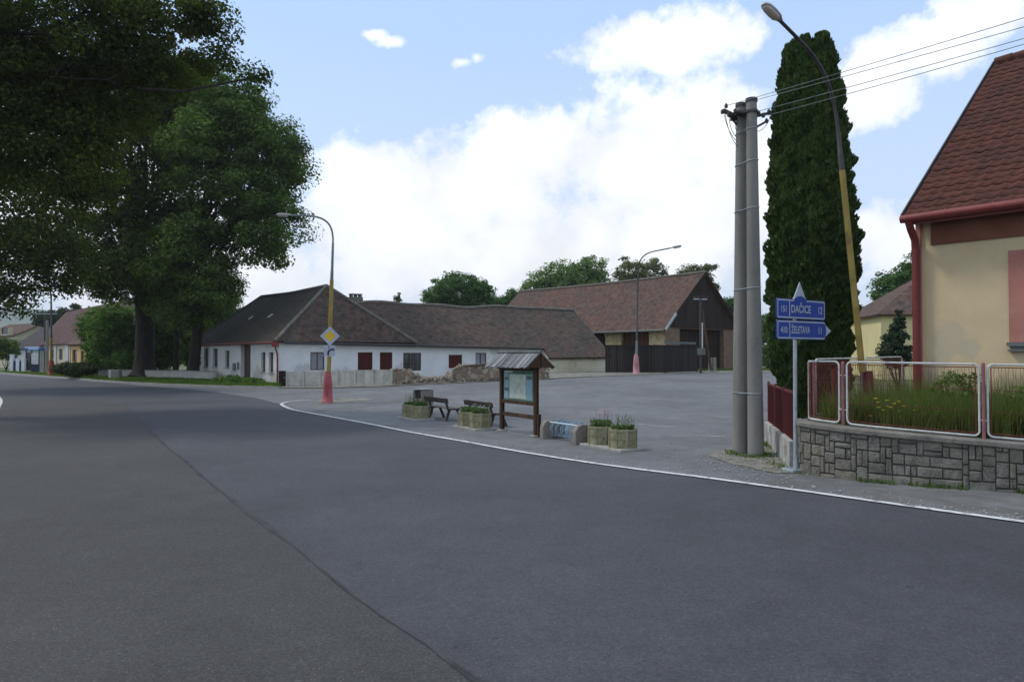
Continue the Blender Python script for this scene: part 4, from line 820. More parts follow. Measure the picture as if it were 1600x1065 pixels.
# fence & ruined wall in front of the farmhouse
def FP(uu, bb, z=0): p = FA + FU * uu + FB * bb; return Vector((p.x, p.y, H(p.x, p.y) + z))
def panel_fence():
    a = gp(449, 603.2); b = gp(612, 600.5); d = (b - a); L = d.length; dn = d.normalized(); rz = math.atan2(dn.y, dn.x)
    t = thing('panel_fence', 'pale grey concrete fence of plain panels and pickets before the white farmhouse', 'fence', tuple(a))
    ps = MB(); pk = MB(); po = MB(); n = 6
    for i in range(n + 1):
        p = a + dn * (L * i / n); z = H(p.x, p.y); po = MB(); po.box((p.x, p.y, z + .47), (.14, .14, .98), rz); po.build('post', MT['panel'], t)
        if i < n:
            q = a + dn * (L * (i + .5) / n); z = H(q.x, q.y)
            if i < 3:
                for k in range(3): ps.box((q.x, q.y, z + .19 + k * .31), (L / n - .15, .06, .295), rz, bev=.008)
            else:
                ps.box((q.x, q.y, z + .06), (L / n - .15, .07, .14), rz)
                m = 11
                for k in range(m): r = a + dn * (L * (i + (k + .5) / m) / n); pk.box((r.x, r.y, z + .50), (.11, .03, .82), rz)
                for zz in (.3, .75): pk.box((q.x, q.y + .03, z + zz), (L / n - .15, .04, .06), rz)
    ps.build('panel', MT['panel'], t); pk.build('picket', MT['panel'], t)
panel_fence()
mb = MB(); p = gp(441, 603); mb.box((p.x, p.y, .5), (.42, .1, 1.0), .45)
gt = thing('side_gate', 'narrow dark wooden gate between the drainpipe and the pale fence', 'gate', tuple(p)); mb.build('board_panel', MT['darkwood'], gt)
m2 = MB(); m2.box((p.x + .15, p.y - .07, .55), (.03, .04, .12)); m2.build('handle', MT['galv'], gt)
def ruin():
    a = gp(613, 601.5); b = gp(858, 592.5); d = (b - a); L = d.length; dn = d.normalized(); nn = Vector((-dn.y, dn.x, 0))
    t = thing('ruined_wall', 'crumbling rubble stone wall collapsed into a heap before the farmhouse', 'wall', tuple(a))
    prof = lambda x: np.interp(x, [0, .1, .18, .25, .33, .42, .55, .7, .85, .95, 1], [.95, .88, .45, .30, .40, .92, .98, .95, 1.0, .90, .72])
    mb = MB(); n = 60; m = 7
    grid = []
    for i in range(n + 1):
        s = i / n; h = float(prof(s)) + random.uniform(-.06, .06); row = []
        for j in range(m + 1):
            v = j / m; w = .26 + .35 * (1 - h) + random.uniform(-.03, .03)
            off = (v * 2 - 1) * w * 1.0; zz = h * (1 - abs(v * 2 - 1) ** (5 if h > .7 else 2.0)) - .08 * (abs(v * 2 - 1) > .95)
            p = a + dn * L * s + nn * (off + .3) + Vector((0, 0, random.uniform(-.03, .03)))
            row.append(Vector((p.x, p.y, H(p.x, p.y) + zz + random.uniform(-.03, .03))))
        grid += row
    mb.add(grid, [(i * (m + 1) + j, (i + 1) * (m + 1) + j, (i + 1) * (m + 1) + j + 1, i * (m + 1) + j + 1) for i in range(n) for j in range(m)])
    mb.build('masonry', MT['rubble'], t)
    st = MB()
    for k in range(420):
        s = random.random() if k % 3 else random.uniform(.12, .45); h = float(prof(s))
        side = random.uniform(-.75, .55); p = a + dn * L * s + nn * (.3 + side * (.55 if h < .8 else .42))
        z = h * random.uniform(.1, 1.0) * (1 - min(1, abs(side)) ** 3) if h < .8 else random.choice([random.uniform(0, .25), h * random.uniform(.9, 1.0) * (abs(side) < .5)])
        r = random.uniform(.06, .17); M_ = Matrix.Rotation(random.uniform(0, 6), 3, Vector((random.random(), random.random(), random.random() + .1)).normalized())
        st.box((p.x, p.y, H(p.x, p.y) + max(z, .03)), (r * 2, r * random.uniform(.9, 1.6), r * random.uniform(.6, 1.2)), M=M_, bev=r * .22)
    st.build('loose_stone', MT['rock'], t)
    tp = MB()
    for k in range(26):
        s = .46 + k * .018; p = a + dn * L * s + nn * .3; tp.box((p.x, p.y, H(p.x, p.y) + float(prof(s)) + .02), (.26, .5, .05), math.atan2(dn.y, dn.x) + random.uniform(-.1, .1), M=None)
    tp.build('coping', MT['brick'], t)
ruin()

# ------------------------------------------------------------------ barn
def barn():
    a = Vector((12.65, 61, 0)); e = Vector((20.4, 67.3, 0)); g = (e - a).normalized(); Wd = (e - a).length; l = Vector((-g.y, g.x, 0)); LB = 24.5
    gz = .55
    t = thing('barn', 'big old barn with long red brown tiled roof and dark boarded gable', 'barn', (a.x, a.y, gz))
    def B(x, y, z): return a + g * x + l * y + Vector((0, 0, z))
    ze = 4.55; zr = 9.2; o = .35; mid = Wd / 2
    sw = Wall(a, a + l * LB, -g); gw = Wall(a, e, -l)
    ops = dict(door=(970, 1014, 505, 552), arch=(920, 946, 514, 560))
    d1 = sw.rect(*ops['door']); d1 = (min(d1[:2]), max(d1[:2]), .3, 4.2); d2 = sw.rect(*ops['arch']); d2 = (min(d2[:2]), max(d2[:2]), .3, sw.uz(933, 514)[1])
    mb = MB(); sw.face(mb, [d1, d2], .2, ze, ze, .4)
    mb.quad(B(Wd, 0, .2), B(Wd, LB, .2), B(Wd, LB, ze), B(Wd, 0, ze)); mb.quad(B(0, LB, .2), B(0, LB, ze), B(Wd, LB, ze), B(Wd, LB, .2))
    mb.build('wall', MT['barnstone'], t)
    sw.door(t, d1, MT['doorwood'], .3, 'barn_door'); sw.door(t, d2, MT['darkwood'], .35, 'barn_door')
    # arch filler over the second opening
    am = MB(); u0, u1, zt = d2[0], d2[1], d2[3]; k = 10
    for i in range(k):
        x0, x1 = i / k, (i + 1) / k; c0, c1 = [zt - .9 * (1 - math.sqrt(max(0, 1 - (2 * x - 1) ** 2))) for x in (x0, x1)]
        am.add([sw.W(u0 + (u1 - u0) * x0, c0, -.004), sw.W(u0 + (u1 - u0) * x1, c1, -.004), sw.W(u0 + (u1 - u0) * x1, zt, -.004), sw.W(u0 + (u1 - u0) * x0, zt, -.004)], [(0, 1, 2, 3)])
    am.build('arch', MT['barnstone'], t)
    # gable: brick piers, big opening, dark boarded triangle
    o1 = gw.rect(1062, 1131, 503, 560); op = (o1[0], o1[1], .3, 4.25)
    mb = MB(); gw.face(mb, [op], .2, ze + .05, ze + .05, .45); mb.build('wall', MT['brick'], t)
    gw.door(t, op, MT['darkwood'], .5, 'barn_door')
    tr = MB(); tr.slab([B(-.1, -.12, 4.35), B(Wd + .1, -.12, 4.35), B(mid, -.12, zr - .08)], .1); tr.build('gable_board', MT['darkwood'], t)
    t2 = MB(); t2.slab([B(mid - 1.55, -.17, 7.6), B(mid + 1.55, -.17, 7.6), B(mid, -.17, zr - .1)], .04); t2.build('gable_board', MT['darkwood'], t)
    rf = MB(); n = 12
    for i in range(n):
        y0, y1 = -.35 + (LB + .7) * i / n, -.35 + (LB + .7) * (i + 1) / n; s0, s1 = [-.12 * math.sin((y + .35) / (LB + .7) * PI) - .03 * math.sin(y * 1.1) for y in (y0, y1)]
        rf.slab([B(-.5, y1, ze - .42), B(-.5, y0, ze - .42), B(mid, y0, zr + s0), B(mid, y1, zr + s1)], .16)
        rf.slab([B(mid, y1, zr + s1), B(mid, y0, zr + s0), B(Wd + .5, y0, ze - .42), B(Wd + .5, y1, ze - .42)], .16)
    rf.build('roof', MT['tilered'], t)
    rd = MB(); rd.tube([B(mid, -.4 + (LB + .8) * i / 16, zr + .02 - .12 * math.sin(i / 16 * PI)) for i in range(17)], .13, 8); rd.build('roof_ridge', MT['ridge'], t)
    vb = MB()
    for s_, x_ in ((1, -.5), (-1, Wd + .5)): vb.beam(B(x_, -.40, ze - .46), B(mid, -.40, zr - .06), .05, .2)
    vb.build('verge_board', MT['darkwood'], t)
    v2 = MB(); v2.beam(B(-.52, -.45, ze - .48), B(.9, -.45, ze + .92), .05, .22); v2.build('flashing', MT['galv'], t)
    gt = MB(); gt.tube([B(-.62, -.3, ze - .5), B(-.62, 12, ze - .52), B(-.62, LB, ze - .55)], .08, 8); gt.build('gutter', MT['greyframe'], t)
barn()
def dark_fence():
    pts = [gp(948, 583), gp(995, 583), gp(1040, 583), gp(1089, 581)]
    t = thing('board_fence', 'tall charcoal board fence between the farmhouse annex and the barn gable', 'fence', tuple(pts[0]))
    mb = MB(); po = MB(); rl = MB()
    pts[0] = Vector((pts[0].x - .1, pts[0].y, pts[0].z))
    for a, b in zip(pts[:-1], pts[1:]):
        d = b - a; L = Vector((d.x, d.y, 0)).length; rz = math.atan2(d.y, d.x); n = max(3, int(L / .17))
        for i in range(n):
            p = a.lerp(b, (i + .5) / n); mb.box((p.x, p.y, p.z + .99), (L / n - .008, .03, 1.86 + random.uniform(-.01, .01)), rz)
        m = (a + b) / 2; rl.box((m.x, m.y - .03, m.z + 1.95), (L, .12, .06), rz)
        p = b; po = MB(); po.box((p.x, p.y + .08, p.z + .97), (.12, .1, 1.9), rz); po.build('post', MT['fencewood'], t)
    mb.build('board_panel', MT['fencewood'], t); rl.build('rail', MT['fencewood'], t)
    r2 = MB(); a, b = gp(1040, 583), gp(1088, 581); r2.beam(a + Vector((0, .3, 2.16)), b + Vector((0, .3, 2.16)), .08, .16); r2.build('top_beam', MT['greyframe'], t)
dark_fence()

# ------------------------------------------------------------------ street lamps
def lamp(name, label, base, height, lean, arm_dir, arm_len, mats, radii=(.075, .055, .04), redh=1.15, arm_rise=.25, head_drop=0.0, head_len=.75, sleeve=True, baser=.17, yfrac=.62, grp='curved street lamps'):
    t = thing(name, label, 'street lamp', tuple(base), group=grp)
    b = Vector(base); ad = Vector(arm_dir).normalized(); lean = Vector(lean)
    def ax(z): return b + Vector((0, 0, z)) + lean * (z / height)
    mb = MB(); mb.lathe(b, [(baser * 1.25, -.02), (baser * 1.25, .05), (baser * 1.12, .06), (baser * 1.0, .5 * redh), (baser * .8, .85 * redh), (radii[0] * 1.25, redh)], 14)
    mb.build('pole_base', mats[0], t)
    d2 = MB(); d2.box(b + Vector((0, -baser * 1.02, redh * .4)), (.1, .03, .35)); d2.build('hatch', mats[0], t)
    zs = height * yfrac
    mb = MB(); mb.tube([ax(redh - .02), ax(zs)], [radii[0], radii[0] * .92], 12); mb.build('pole', mats[1], t)
    mb = MB(); cl = min(arm_len * .62, 1.15); ctrl = ax(height); top = ax(height - cl); e = ctrl + ad * arm_len + Vector((0, 0, arm_rise)); ed = (e - ctrl).normalized()
    mb.tube([ax(zs - .01), ax(zs + .35), ax(zs + .36), top], [radii[1] * 1.12, radii[1] * 1.12, radii[1], radii[2]], 12)
    k_ = .72; pA = ctrl + ed * cl; path = [(top * (1 - q) ** 3 + (top + (ctrl - top) * k_) * 3 * q * (1 - q) ** 2 + (pA + (ctrl - pA) * k_) * 3 * q * q * (1 - q) + pA * q ** 3) for q in [v / 10 for v in range(11)]] + [e]
    mb.tube(path, radii[2] * .85, 10); mb.build('arm', mats[2], t)
    # head: flattened ellipsoid shell with lens below
    hd = (ed + Vector((0, 0, -head_drop))).normalized(); sd = hd.cross(Vector((0, 0, 1))).normalized(); up = sd.cross(hd)
    hm = MB(); n = 12; prof = [(0, .045), (.12, .07), (.25, .115), (.55, .13), (.85, .115), (.97, .07), (1.0, .03)]
    vs = []
    for s_, r in prof:
        for k in range(n):
            a = 2 * PI * k / n; yy = math.sin(a); vs.append(e + hd * (s_ * head_len - .05) + sd * r * math.cos(a) * head_len / .75 + up * r * (yy * .75 if yy > 0 else yy * .25) * head_len / .75)
    hm.add(vs, [(i * n + k, i * n + (k + 1) % n, (i + 1) * n + (k + 1) % n, (i + 1) * n + k) for i in range(len(prof) - 1) for k in range(n)], sm=True)
    hm.add(vs[-n:], [tuple(range(n))]); hm.add(vs[:n], [tuple(range(n))[::-1]])
    h = hm.build('lamp_head', mats[3], t)
    lm = MB(); vs = []; pr = [(.24, .06), (.32, .10), (.55, .108), (.82, .10), (.93, .05)]
    for s_, r in pr:
        for k in range(n):
            a = 2 * PI * k / n; yy = math.sin(a); vs.append(e + hd * (s_ * head_len - .05) + sd * r * math.cos(a) * head_len / .75 + up * (-.018 + r * (yy * .2 if yy > 0 else yy * .75)) * head_len / .75)
    lm.add(vs, [(i * n + k, i * n + (k + 1) % n, (i + 1) * n + (k + 1) % n, (i + 1) * n + k) for i in range(len(pr) - 1) for k in range(n)], sm=True)
    lm.add(vs[-n:], [tuple(range(n))]); lm.build('lens', MT['lens'], h)
    return t, ax
gm = MB(); rg_ = random.Random(3)
for i in range(700):
    k_ = rg_.random()
    if k_ < .6: q_ = Vector((4.0, 14.2, 0)) + Vector((rg_.gauss(.4, .7), rg_.gauss(0, 1.0), 0))
    else:
        j_ = rg_.randrange(3, len(edge) - 3); e0_, e1_ = Vector((*edge[j_], 0)), Vector((*edge[j_ + 1], 0)); dd_ = (e1_ - e0_).normalized(); q_ = e0_.lerp(e1_, rg_.random()) + Vector((-dd_.y, dd_.x, 0)) * (.12 + abs(rg_.gauss(0, .3)))
    r_ = rg_.uniform(.006, .018); gm.box((q_.x, q_.y, H(q_.x, q_.y) + .012 + r_ * .5), (r_ * 2, r_ * 1.6, r_), rg_.uniform(0, 3), bev=r_ * .25)
tag(gm.build('loose_gravel', MT['slab']), 'scattered grit along the white edge line and pole foot', 'gravel', kind='stuff')
b1 = gp(512, 629)
k1 = b1.y / F
l1, ax1 = lamp('street_lamp', 'curved street lamp with yellow pole and red base carrying the diamond priority sign', b1, (629 - 338) * k1, (.22, 0, 0), (-1, -.12, 0), 1.75, (MT['redp'], MT['yellowp'], MT['greypole'], MT['lamphead']), arm_rise=.02, yfrac=.66, radii=(.09, .06, .045), redh=1.3, baser=.19, head_len=.62)
b2 = gp(994, 584)
lamp('street_lamp', 'slim street lamp with pink base before the charcoal fence and barn', b2, (583 - 396) * b2.y / F, (.18, 0, 0), (1, -.3, 0), 2.2, (MT['pinkp'], MT['greypole'], MT['darkpole'], MT['lamphead']), arm_rise=.35, yfrac=.28, radii=(.09, .07, .05), redh=1.35, baser=.2, head_len=.75)
b3 = gp(80, 588.5)
lamp('street_lamp', 'street lamp with orange red base beside the blue phone booth on the left verge', b3, (588 - 452) * b3.y / F, (-.1, 0, 0), (-.8, -.6, 0), 1.0, (MT['orangep'], MT['yellowp'], MT['darkpole'], MT['lamphead']), yfrac=.45, radii=(.12, .09, .07), redh=1.6, baser=.28)
b4 = Vector((6.87, 14.25, .35))
lamp('street_lamp', 'tall leaning street lamp with dark and yellow pole in front of the columnar thuja', b4, 7.1, (-.67, -.05, .0), (-.77, -.64, 0), 1.88, (MT['redboard'], MT['yellowp'], MT['darkpole'], MT['lamphead']), arm_rise=.48, yfrac=.735, radii=(.060, .044, .038), redh=1.35, head_len=.60, baser=.11)

# priority sign and plate on the first lamp
def plate(name, label, cat, c, nx, w, h, border, inner, diamond=False):
    c = Vector(c); X = Vector(nx).normalized(); Z = Vector((0, 0, 1)); N = X.cross(Z)
    t = thing(name, label, cat, tuple(c))
    def poly(r, q=None):
        if diamond: return [c + X * r, c + Z * r, c - X * r, c - Z * r][::-1]
        return [c - X * w / 2 * r - Z * h / 2 * r, c + X * w / 2 * r - Z * h / 2 * r, c + X * w / 2 * r + Z * h / 2 * r, c - X * w / 2 * r + Z * h / 2 * r]
    return t, X, Z, N
Xs = Vector((.97, .25, 0)).normalized(); Zs = Vector((0, 0, 1)); Ns = Vector((Xs.y, -Xs.x, 0))
def sheet_poly(pts, off, C, X=Xs, N=Ns, th=.004):
    P = [C + X * x + Zs * z + N * off for x, z in pts]; mb = MB(); mb.slab(P, th, nrm=N); return mb
c = ax1((629 - 525) * k1) + Ns * .13; dz = .40
ps_ = thing('priority_sign', 'white edged yellow diamond priority road sign fixed to the first street lamp', 'road sign', tuple(c))
sheet_poly([(-dz, 0), (0, -dz), (dz, 0), (0, dz)], 0, c).build('sign_plate', MT['signwhite'], ps_)
sheet_poly([(-.235, 0), (0, -.235), (.235, 0), (0, .235)], .005, c).build('yellow_field', MT['signyellow'], ps_)
mb = MB(); mb.box(c - Ns * .05, (.2, .08, .08)); mb.build('bracket', MT['galv'], ps_)
c = ax1((629 - 548) * k1) + Ns * .13
pl = thing('supplementary_plate', 'square white plate with thick bent arrow line below the yellow diamond', 'road sign', tuple(c))
sheet_poly([(-.23, -.23), (.23, -.23), (.23, .23), (-.23, .23)], 0, c).build('sign_plate', MT['signwhite'], pl)
arc = [(-.05, -.18), (-.05, -.06), (-.02, .0), (.03, .04), (.10, .055), (.19, .06)]
mb = MB()
for a, b in zip(arc[:-1], arc[1:]): mb.beam(c + Xs * a[0] + Zs * a[1] + Ns * .006, c + Xs * b[0] + Zs * b[1] + Ns * .006, .006, .075, up=tuple(Ns.cross(Vector((b[0] - a[0], 0, b[1] - a[1])))) if 0 else (0, 0, 1)) if abs(b[0] - a[0]) > abs(b[1] - a[1]) else mb.beam(c + Xs * a[0] + Zs * a[1] + Ns * .006, c + Xs * b[0] + Zs * b[1] + Ns * .006, .006, .075, up=tuple(Xs))
mb.beam(c + Xs * -.03 + Zs * .10 + Ns * .006, c + Xs * -.03 + Zs * .19 + Ns * .006, .006, .03, up=tuple(Xs))
mb.build('arrow_line', MT['black'], pl)
mb = MB(); mb.box(c - Ns * .05, (.2, .08, .08)); mb.build('bracket', MT['galv'], pl)

# ------------------------------------------------------------------ left background
def house_box(name, label, px0, px1, pyb, D0, D1, depth, ze, zr, wallm, roofm, wins=(), extra=None, over=.3, gable=False):
    a = at(px0, 560, D0); b = at(px1, 560, D1); a.z = b.z = 0
    w = Wall(a, b, (0, -1)); t = thing(name, label, 'house', (a.x, a.y, 0)); bk = -w.n
    hs = [w.rect(*v) for v in wins]; mb = MB(); w.face(mb, hs, -.2, ze, ze, .2)
    A2, B2 = w.p0 + bk * depth, w.p1 + bk * depth; Z = lambda p, z: Vector((p.x, p.y, z))
    for p, q in ((w.p0, A2), (A2, B2), (B2, w.p1)): mb.quad(Z(p, -.2), Z(q, -.2), Z(q, ze), Z(p, ze))
    mb.build('wall', wallm, t)
    for h in hs: w.window(t, h, MT['brownframe'], MT['glass'], 1, 2, .12, .09)
    m = MB(); d = w.d; o = over; p0, p1 = w.p0 - d * o, w.p1 + d * o; md = depth / 2
    sl = (zr - ze) / md
    m.slab([Z(p0 + w.n * o, ze - sl * o), Z(p1 + w.n * o, ze - sl * o), Z(p1 + bk * md, zr), Z(p0 + bk * md, zr)], .15)
    m.slab([Z(p0 + bk * md, zr), Z(p1 + bk * md, zr), Z(p1 + bk * (depth + o), ze - sl * o), Z(p0 + bk * (depth + o), ze - sl * o)], .15)
    m.build('roof', roofm, t)
    for p in (w.p0 + d * .02, w.p1 - d * .02): g = MB(); g.add([Z(p, ze), Z(p + bk * depth, ze), Z(p + bk * md, zr - .1)], [(0, 1, 2)]); g.build('gable', wallm, t)
    return t, w
th, wl = house_box('cottage', 'cottage with steep brown roof and grey and cream front beyond the blue phone booth', 56, 150, 572, 104, 79, 7.5, 3.75, 8.3, MT['creamhouse'], MT['maroonroof'], wins=[(92, 98, 545, 562), (79.5, 84, 546, 561)])
for a_, b_ in ((103, 108), (86, 89)): mb = MB(); wl.bx(mb, wl.uz(a_, 550)[0], wl.uz(b_, 550)[0], -.1, 3.3, .02, .12); mb.build('pilaster', MT['greyhouse'], th)
mb = MB(); q = wl.W(wl.L * .82, 8.0, -4.2); mb.box(q, (.6, .6, 2.9)); mb.build('chimney', MT['ridge'], th)
th2, w2 = house_box('orange_cottage', 'small apricot orange cottage front beside the steep brown roof', 109, 139, 575, 76, 71, 6, 3.3, 5.2, MT['orangehouse'], MT['tilered'], wins=[(113, 120, 546, 565), (126, 131, 548, 566)])
mb = MB(); w2.bx(mb, .1, w2.L - .1, 2.95, 3.15, .005, .09); w2.bx(mb, .0, .3, -.1, 2.94, .005, .07); mb.build('cornice', MT['creamhouse'], th2)
house_box('village_house', 'beige two storey house cut by the left edge of the photo', -30, 20, 570, 125, 120, 9, 5.3, 7.4, MT['creamhouse'], MT['tilered'], wins=[(2, 12, 512, 522)])
house_box('outbuilding', 'low outbuilding under a dark slate roof behind the white gateposts', 18, 62, 570, 105, 100, 8, 3.1, 6.1, MT['greyhouse'], MT['slateroof'])
house_box('village_house', 'pale beige house front far behind the slate roof at the left', 15, 60, 570, 150, 145, 8, 7.2, 8.1, MT['creamhouse'], MT['maroonroof'])
tg = thing('white_gate', 'white gateposts with dark green hedge panels at the far left', 'gate', tuple(gp(18, 573)))
for i, px in enumerate((19, 28.5, 37)):
    p = at(px, 573, 84); mb = MB(); hgt = (28, 22, 21)[i] * 84 / F; mb.box((p.x, p.y, hgt / 2), (.34, .34, hgt)); mb.box((p.x, p.y, hgt + .04), (.42, .42, .08)); mb.build('post', MT['white'], tg)
mb = MB()
for a, b in ((21, 27), (30, 36)): p, q = at(a, 573, 84), at(b, 573, 84); mb.box(((p.x + q.x) / 2, 84, .75), (q.x - p.x, .06, 1.3))
mb.build('gate_panel', MT['boothnavy'], tg)
# phone booth
def booth():
    b = gp(55, 582); k = b.y / F; t = thing('phone_booth', 'blue phone booth with pale poster on its side, on the left verge', 'phone booth', tuple(b))
    w = 20 * k; h = 38 * k; z = b.z + .05; cx = b.x
    mb = MB()
    for dx in (-w / 2, w / 2):
        for dy in (-.5, .5): mb.box((cx + dx, b.y + dy, z + h / 2 - .1), (.1, .1, h - .2))
    mb.box((cx - w * .28, b.y, z + h * .2), (w * .42, 1.0, .06)); mb.box((cx + w * .22, b.y - .46, z + h * .17), (w * .5, .06, h * .32)); mb.build('frame', MT['boothnavy'], t)
    mb = MB(); mb.box((cx, b.y, z + h - .12), (w * 1.25, 1.3, .42), bev=.08); mb.build('roof', MT['boothblue'], t)
    mb = MB(); mb.box((cx + w * .12, b.y - .66, z + h - .13), (w * .8, .02, .2)); mb.build('sign_strip', MT['boothpale'], t)
    mb = MB(); mb.box((cx + w * .22, b.y - .49, z + h * .56), (w * .62, .03, h * .42)); mb.build('poster', MT['poster'], t)
    mb = MB(); mb.box((cx - w * .28, b.y - .48, z + h * .45), (w * .38, .02, h * .75)); mb.build('door', MT['glass'], t)
    mb = MB(); mb.box((cx - w * .2, b.y + .3, z + h * .5), (.35, .2, .5)); mb.build('telephone', MT['boothnavy'], t)
booth()
def pole(name, label, base, top, r, mat, group=None, bars=()):
    t = thing(name, label, 'utility pole', tuple(base), group=group); mb = MB(); mb.tube([base, Vector(base).lerp(Vector(top), .5), top], [r, r * .85, r * .7], 12); mb.build('pole', mat, t)
    if bars:
        m = MB(); mi = MB()
        for z, w, dy in bars:
            c = Vector(top) + Vector((0, 0, -z)); m.beam(c + Vector((-w / 2, -.12, 0)), c + Vector((w / 2, -.12 + dy, 0)), .08, .08)
            for s_ in (-.45, -.2, .2, .45): mi.lathe(c + Vector((w * s_, -.12, .04)), [(.02, 0), (.02, .06), (.05, .08), (.05, .13), (.02, .16)], 8)
        m.build('crossarm', MT['galv'], t); mi.build('insulator', MT['ceramic'], t)
    return t
p = gp(138, 578); pole('utility_pole', 'plain grey concrete post before the orange cottage beside the shrubs', p, at(139, 478, p.y), .2, MT['concrete'], 'village utility poles')
p = gp(73, 583); pole('utility_pole', 'pale concrete post standing right beside the orange based lamp', p, at(74, 500, p.y), .2, MT['concrete'], 'village utility poles')
p = at(70, 560, 100); p.z = 0; pole('utility_pole', 'distant pole with long crossarm behind the orange based lamp', p, at(70, 489, 100), .14, MT['darkpole'], 'village utility poles', bars=((.1, 3.6, 0),))
# barn T pole
p = gp(1095, 583)
t = pole('utility_pole', 'thin wooden pole with pale crossbar before the barn gable', p, at(1094.5, 466, p.y), .1, MT['darkpole'], 'village utility poles', bars=((.05, 1.0, .3),))
k = p.y / F; mb = MB(); mb.tube([at(1097, 482, p.y), at(1111, 578, p.y - .6)], [.07, .09], 8); mb.build('stay_strut', MT['wood'], t)
mb = MB(); mb.tube([at(1097.5, 504, p.y - .15), at(1097.5, 546, p.y - .15)], .05, 8); mb.build('cable_conduit', MT['fencewhite'], t)
mb = MB(); mb.box(at(1096, 549, p.y - .22), (.5, .2, .46)); mb.build('meter_box', MT['greyframe'], t)
for px, lab in ((1110, 'short concrete stub post left of its twin at the foot of the barn pole'), (1116.5, 'short concrete stub post on the right at the foot of the barn pole')):
    p = gp(px, 580.5); mb = MB(); mb.box((p.x, p.y, p.z + .5), (.26, .2, 1.15), bev=.03); tag(mb.build('stub_post', MT['concrete'], None, tuple(p)), lab, 'post', 'stub posts by the barn')
# white barrier
def barrier():
    a, b = at(156, 588, 64), at(326, 590, 56); t = thing('low_wall', 'low whitewashed garden wall running behind the tree trunks to the farmhouse', 'wall', (a.x, a.y, 0))
    segs = [((156, 64), (209, 63)), ((229, 62), (269, 60.5)), ((269, 60.5), (336, 56))]; mb = MB()
    for (p0, d0), (p1, d1) in segs:
        x0, x1 = (p0 - 800) / F * d0, (p1 - 800) / F * d1; h = (578 if p0 < 200 else 579); zt = 2 - (h - 555) * d0 / F
        mb.beam((x0, d0, zt / 2 - .1), (x1, d1, zt / 2 - .1), .25, zt + .2)
    mb.build('masonry', MT['panel'], t); m2 = MB()
    for (p0, d0), (p1, d1) in segs:
        x0, x1 = (p0 - 800) / F * d0, (p1 - 800) / F * d1; h = (578 if p0 < 200 else 579); zt = 2 - (h - 555) * d0 / F
        m2.beam((x0, d0, zt + .03), (x1, d1, zt + .03), .34, .06)
    m2.build('coping', MT['kerb'], t)
barrier()
p = gp(177, 594); tt = thing('concrete_bollard', 'squat white and grey concrete box left of the thickest trunk', 'bollard', tuple(p))
mb = MB(); mb.box((p.x - .15, p.y, p.z + .42), (.22, .5, .88)); mb.build('post', MT['fencewhite'], tt); mb = MB(); mb.box((p.x + .28, p.y, p.z + .40), (.6, .5, .84), bev=.03); mb.build('block', MT['concrete'], tt)
p = gp(289, 591); mb = MB(); mb.box((p.x, p.y, p.z + .38), (.45, .3, .8), bev=.03); tag(mb.build('marker_stone', MT['fencewhite'], None, tuple(p)), 'pale marker stone between the slender and the farmhouse side trunks', 'post')

